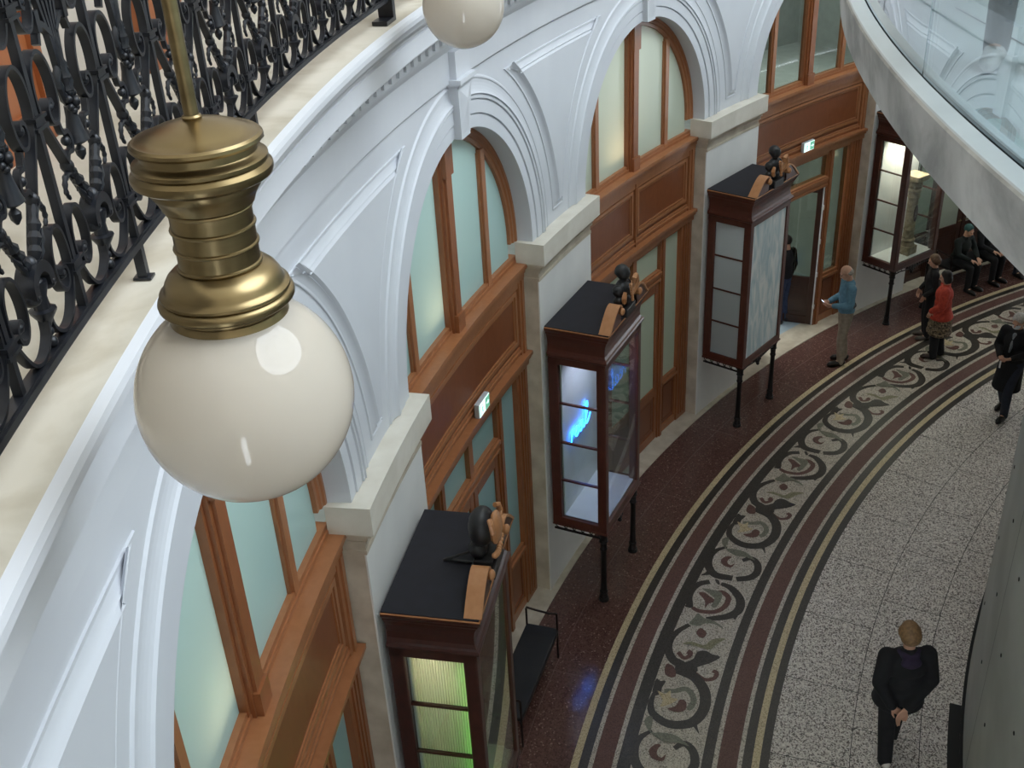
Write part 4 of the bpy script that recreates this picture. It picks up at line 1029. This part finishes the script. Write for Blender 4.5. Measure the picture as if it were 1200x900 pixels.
    if belt:
        q = pe + Vector((0,0,.115)); mb = MB(); mb.tube([(q.x+.166*B*cos(2*pi*i/28), q.y+.124*B*sin(2*pi*i/28), q.z) for i in range(28)], .018, 6, closed=True); mb.build('belt', belt, root)
    if shoes:
        for s in 'LR':
            a, t_ = J['an'+s], J['to'+s]; d = (t_-a); d.z = 0; d.normalize(); z0 = min(a.z, .085) - .05
            q = [('c', Vector((a.x,a.y,a.z-.03)) - d*.03, .052, Vector((t_.x,t_.y,t_.z+.010)), .046), ('c', Vector((a.x,a.y,a.z)), .056, Vector((a.x,a.y,a.z-.03)), .054), ('c', Vector((t_.x,t_.y,t_.z)), .036, Vector((t_.x,t_.y,t_.z))+d*.035, .030)]
            blob('shoe', q, shoes, root, .010, 2)
    return root
MASKM = simple('mask_cloth', (225,228,230), .8)
BLACK = cloth('black_cloth', (24,24,28)); NAVY = cloth('navy_cloth', (32,36,48)); DARKJ = cloth('dark_jeans', (40,46,62)); BLKSH = simple('black_leather', (24,21,20), .4)
HB_, HD_, HG_, HW_ = (simple(n, c, .6, c2=tuple(int(x*.8) for x in c), scale=40) for n, c in (('blonde_hair',(150,116,80)),('dark_hair',(40,30,26)),('grey_hair',(150,140,130)),('white_hair',(222,216,210))))
def at(k, r, z=0.0): return cyl(r, k, z)
IMGL = Vector((.98,-.18)); AWAY = Vector((-.15,-.99))
# man in a blue shirt beside the open doors, looking at a phone
pose = dict(head=(0,.065,1.625), elL=(-.235,.02,1.14), elR=(.235,.02,1.14), wrL=(-.10,.26,1.10), wrR=(.09,.27,1.09), knL=(-.10,.06,.50), anL=(-.10,.03,.085), toL=(-.115,.19,.035), anR=(.10,-.08,.085), toR=(.115,.08,.035), knR=(.10,-.02,.50))
p1 = person('man in a blue shirt and khaki trousers standing near the open doors', at(2.478,18.60), IMGL, 1.86, pose, top=cloth('blue_shirt',(104,148,172)), trousers=cloth('khaki_cloth',(166,152,134)), shoes=BLKSH, hair=HG_, hair_style='bald', bulk=1.05, belt=BLKSH,
   handL=((.35,.9,.1),(1,0,.3),.7), handR=((-.35,.9,.1),(-1,0,.3),.7))
ph = empty('phone', p1.matrix_basis @ Vector((0,.365,1.12)), p1.rotation_euler.z); tag(ph, 'phone with a bright screen held by the man in blue', 'phone')
m = MB(); m.bbox(-.038,.038,-.005,.005,-.075,.075,.004, Matrix.Rotation(-.9,4,'X')); m.build('case', BLKSH, ph)
m = MB(); m.box(-.033,.033,-.0062,-.0050,-.066,.066, Matrix.Rotation(-.9,4,'X')); m.build('screen', emission('phone_screen',(225,235,255),1.5), ph)
# woman in red
pose = dict(elL=(-.24,.02,1.15), elR=(.25,-.02,1.14), wrL=(-.20,.20,1.02), wrR=(.26,.04,.90), knL=(-.09,.06,.50), anL=(-.09,.04,.085), toL=(-.10,.20,.035), knR=(.09,-.01,.5), anR=(.09,-.09,.09), toR=(.10,.07,.035))
person('woman in a red top and patterned skirt with black leggings', at(2.765,17.55), (.86,-.5), 1.64, pose, top=cloth('red_knit',(196,74,54),(166,54,42)), skirt=cloth('patterned_skirt',(150,130,104),(34,28,26),34), trousers=BLACK, shoes=simple('brown_boots',(48,32,26),.5), hair=simple('black_hair',(26,20,18),.6), hair_style='bob', bulk=1.28, top_len=.09)
# companion in black
pose = dict(elL=(-.24,-.02,1.15), elR=(.24,0,1.14), wrL=(-.17,.16,.98), wrR=(.20,.16,.96), knL=(-.09,.03,.50), knR=(.09,.03,.5))
person('person in black with brown hair standing behind the woman in red', at(2.875,18.10), (.95,-.3), 1.62, pose, top=BLACK, trousers=BLACK, shoes=simple('grey_shoes',(96,88,80),.6), hair=simple('brown_hair',(104,78,58),.6,c2=(80,60,44),scale=40), hair_style='full')
# masked man
pose = dict(elL=(-.25,.02,1.15), elR=(.25,.02,1.15), wrL=(-.08,.24,1.10), wrR=(.08,.25,1.08), knL=(-.10,.16,.52), anL=(-.10,.14,.10), toL=(-.11,.30,.05), knR=(.10,-.02,.50), anR=(.10,-.22,.10), toR=(.11,-.07,.035), head=(0,.06,1.63))
pm = person('white-haired man wearing a face mask and long dark coat', at(2.53,15.78), (.80,.45), 1.82, pose, top=BLACK, top_len=.44, trousers=DARKJ, shoes=BLKSH, hair=HW_, open_front=cloth('grey_shirt',(150,156,164)), mask=True, bulk=1.05,
   handL=((.6,.75,-.1),(.6,-.3,.5),.9), handR=((-.6,.75,-.1),(-.6,-.3,.5),.9))
tk = empty('paper_slip', pm.matrix_basis @ Vector((0,.375,1.06)), pm.rotation_euler.z); tag(tk, 'small folded white paper held by the masked man', 'paper'); m = MB(); m.box(-.012,.012,-.004,.004,-.09,.03); m.build('slip', M['white'], tk)
# woman in a black coat, back to us, hands clasped behind
pose = dict(elL=(-.25,-.06,1.12), elR=(.25,-.05,1.12), wrL=(-.13,-.17,.90), wrR=(-.02,-.215,.915), knL=(-.08,.02,.50), anL=(-.075,-.07,.085), toL=(-.085,.08,.035), knR=(.08,.20,.53), anR=(.07,.22,.10), toR=(.08,.36,.06), head=(0,.045,1.63), shL=(-.19,0,1.40), shR=(.19,0,1.40))
person('woman in a black coat walking away, hands clasped behind', at(.515,15.22), (-.17,-.98), 1.88, pose, top=BLACK, top_len=.17, trousers=BLACK, shoes=simple('white_trainers',(214,206,200),.5), hair=HB_, hair_style='full', collar=cloth('purple_scarf',(52,40,66)), bulk=1.22,
   handL=((.75,-.1,-.65),(0,-1,0),.5), handR=((-.6,-.15,-.75),(0,-1,0),.45))
# figure inside the open doorway
person('person in a dark jacket and jeans just inside the open doors', at(2.60,20.28), tuple((cyl(1,2.6,0)*1.0)[:2]), 1.74, None, top=BLACK, trousers=cloth('blue_jeans',(58,72,104)), shoes=BLKSH, hair=HD_, hair_style='short')
# seated people on the far bench
def seated(lbl, k, top, trs, hair, style, H=1.72, r=19.22, lean=.05):
    dz = -.42
    pose = dict(pelvis=(0,0,.54), chest=(0,lean,.87), neck=(0,lean+.02,1.05), head=(0,lean+.07,1.21), shL=(-.185,lean,.995), shR=(.185,lean,.995), elL=(-.24,lean+.10,.76), elR=(.24,lean+.10,.76), wrL=(-.10,lean+.30,.68), wrR=(.10,lean+.30,.68),
        hiL=(-.09,.02,.53), hiR=(.09,.02,.53), knL=(-.11,.43,.52), knR=(.11,.43,.52), anL=(-.12,.40,.085), anR=(.12,.44,.085), toL=(-.13,.56,.035), toR=(.13,.60,.035))
    d = -cyl(1,k,0); person(lbl, at(k, r), (d.x, d.y), H, pose, top=top, trousers=trs, shoes=BLKSH, hair=hair, hair_style=style, handL=((.5,.8,-.2),(0,0,-1),.4), handR=((-.5,.8,-.2),(0,0,-1),.4))
seated('seated person with a teal cap, nearest end of the far bench', 3.365, cloth('dark_green_jacket',(22,30,29)), BLACK, simple('teal_cap',(58,92,92),.8), 'short', lean=.10)
seated('seated person in a black jacket, middle of the far bench', 3.51, BLACK, BLACK, HG_, 'short')
seated('seated person with pale hair, far end of the bench', 3.655, NAVY, DARKJ, HW_, 'full')
# someone on the upper walkway behind the glass
pose = dict(elL=(-.24,.02,1.15), elR=(.24,.02,1.15), wrL=(-.14,.25,1.16), wrR=(.14,.25,1.16))
person('person in grey trousers standing on the walkway behind the glass', at(-.353,15.98,8.2) + Vector((-.10,.02,0)), (.55,.83), 1.74, pose, top=cloth('grey_jumper',(120,124,130)), trousers=cloth('grey_trousers',(112,114,118)), shoes=simple('pale_trainers',(200,200,198),.5), hair=HD_)
# ================================================================ LIGHT
w = bpy.data.worlds.new('sky'); SC.world = w; w.use_nodes = True
bg = w.node_tree.nodes['Background']; bg.inputs[0].default_value = (.85,.93,1.0,1); bg.inputs[1].default_value = SKY
pl = bpy.data.lights.new('skylight_portal','AREA'); pl.shape = 'DISK'; pl.size = 26.2; pl.cycles.is_portal = True
po = bpy.data.objects.new('skylight_portal', pl); COL.objects.link(po); po.location = (0,0,25.8)
def area(name, loc, rot, sx, sy, power, col):
    l = bpy.data.lights.new(name,'AREA'); l.shape = 'RECTANGLE'; l.size = sx; l.size_y = sy; l.spread = 2.4; l.energy = power; l.color = col
    o = bpy.data.objects.new(name, l); COL.objects.link(o); o.location = loc; o.rotation_euler = rot; return o
def cab_light(c, power, col, y=0.0):
    area('cabinet_lamp', c.location + Matrix.Rotation(c.rotation_euler.z,3,'Z') @ Vector((0,y,3.455)), (0,0,c.rotation_euler.z), .9, .3, power, col)
cab_light(c1, 11, (1,.95,.86), .05); cab_light(c2, 10, (.70,.72,1.0), -.14); cab_light(c3, 6, (.95,1,1), -.1); cab_light(c4, 24, (1,.90,.74), -.05)
for b in range(-2, 5):
    h = heading(b+.5)
    # strip lamps on the rooms' ceilings, and warm lamps low behind the lunettes
    area('room_lamp', cyl(21.4,b+.5,4.45), (0,0,h), 2.6, 1.0, (70 if b == 2 else 44 if b == 1 else 14 if b < 1 else 4), (1,.98,.92))
    area('lunette_lamp', cyl(20.9,b+.5,7.35), (0,0,h), 2.6, .9, (36 if b < 2 else 34 if b == 2 else 14), (.92,1,.96))
    if b < 2: area('warm_lamp', cyl(20.2,b+.44,4.72), (pi,0,h), .5, .12, 6, (1,.68,.40))
# ================================================================ CAMERA
cd = bpy.data.cameras.new('camera'); cam = bpy.data.objects.new('camera', cd); COL.objects.link(cam)
R_, U_, F_ = Vector((-0.98271,0.17871,-0.04821)), Vector((-0.13022,-0.48229,0.86628)), Vector((-0.13156,-0.85756,-0.49724))
yaw, pit, rol = -1.7230481662766137, 0.5204065034084535, -0.05558659665879254
F_ = Vector((cos(yaw)*cos(pit), sin(yaw)*cos(pit), -sin(pit))); r0 = Vector((sin(yaw), -cos(yaw), 0)); u0 = r0.cross(F_)
R_ = cos(rol)*r0 + sin(rol)*u0; U_ = -sin(rol)*r0 + cos(rol)*u0
mw = Matrix.Identity(4)
for i in range(3): mw[i][0], mw[i][1], mw[i][2] = R_[i], U_[i], -F_[i]
mw.translation = Vector((18.307831,0,9.522455)); cam.matrix_world = mw
cd.sensor_fit = 'HORIZONTAL'; cd.sensor_width = 36; cd.lens = 36*1279.1526/1200; cd.clip_start = .05; cd.clip_end = 300
SC.camera = cam
SC.view_settings.view_transform = 'Standard'; SC.view_settings.look = 'None'; SC.view_settings.gamma = 1; SC.view_settings.use_curve_mapping = False
SC.view_settings.exposure = EXPO
SC.cycles.use_denoising = True; SC.cycles.max_bounces = 10; SC.cycles.diffuse_bounces = 6; SC.cycles.transparent_max_bounces = 16; SC.cycles.sample_clamp_indirect = 8
SC.cycles.caustics_reflective = False; SC.cycles.caustics_refractive = False
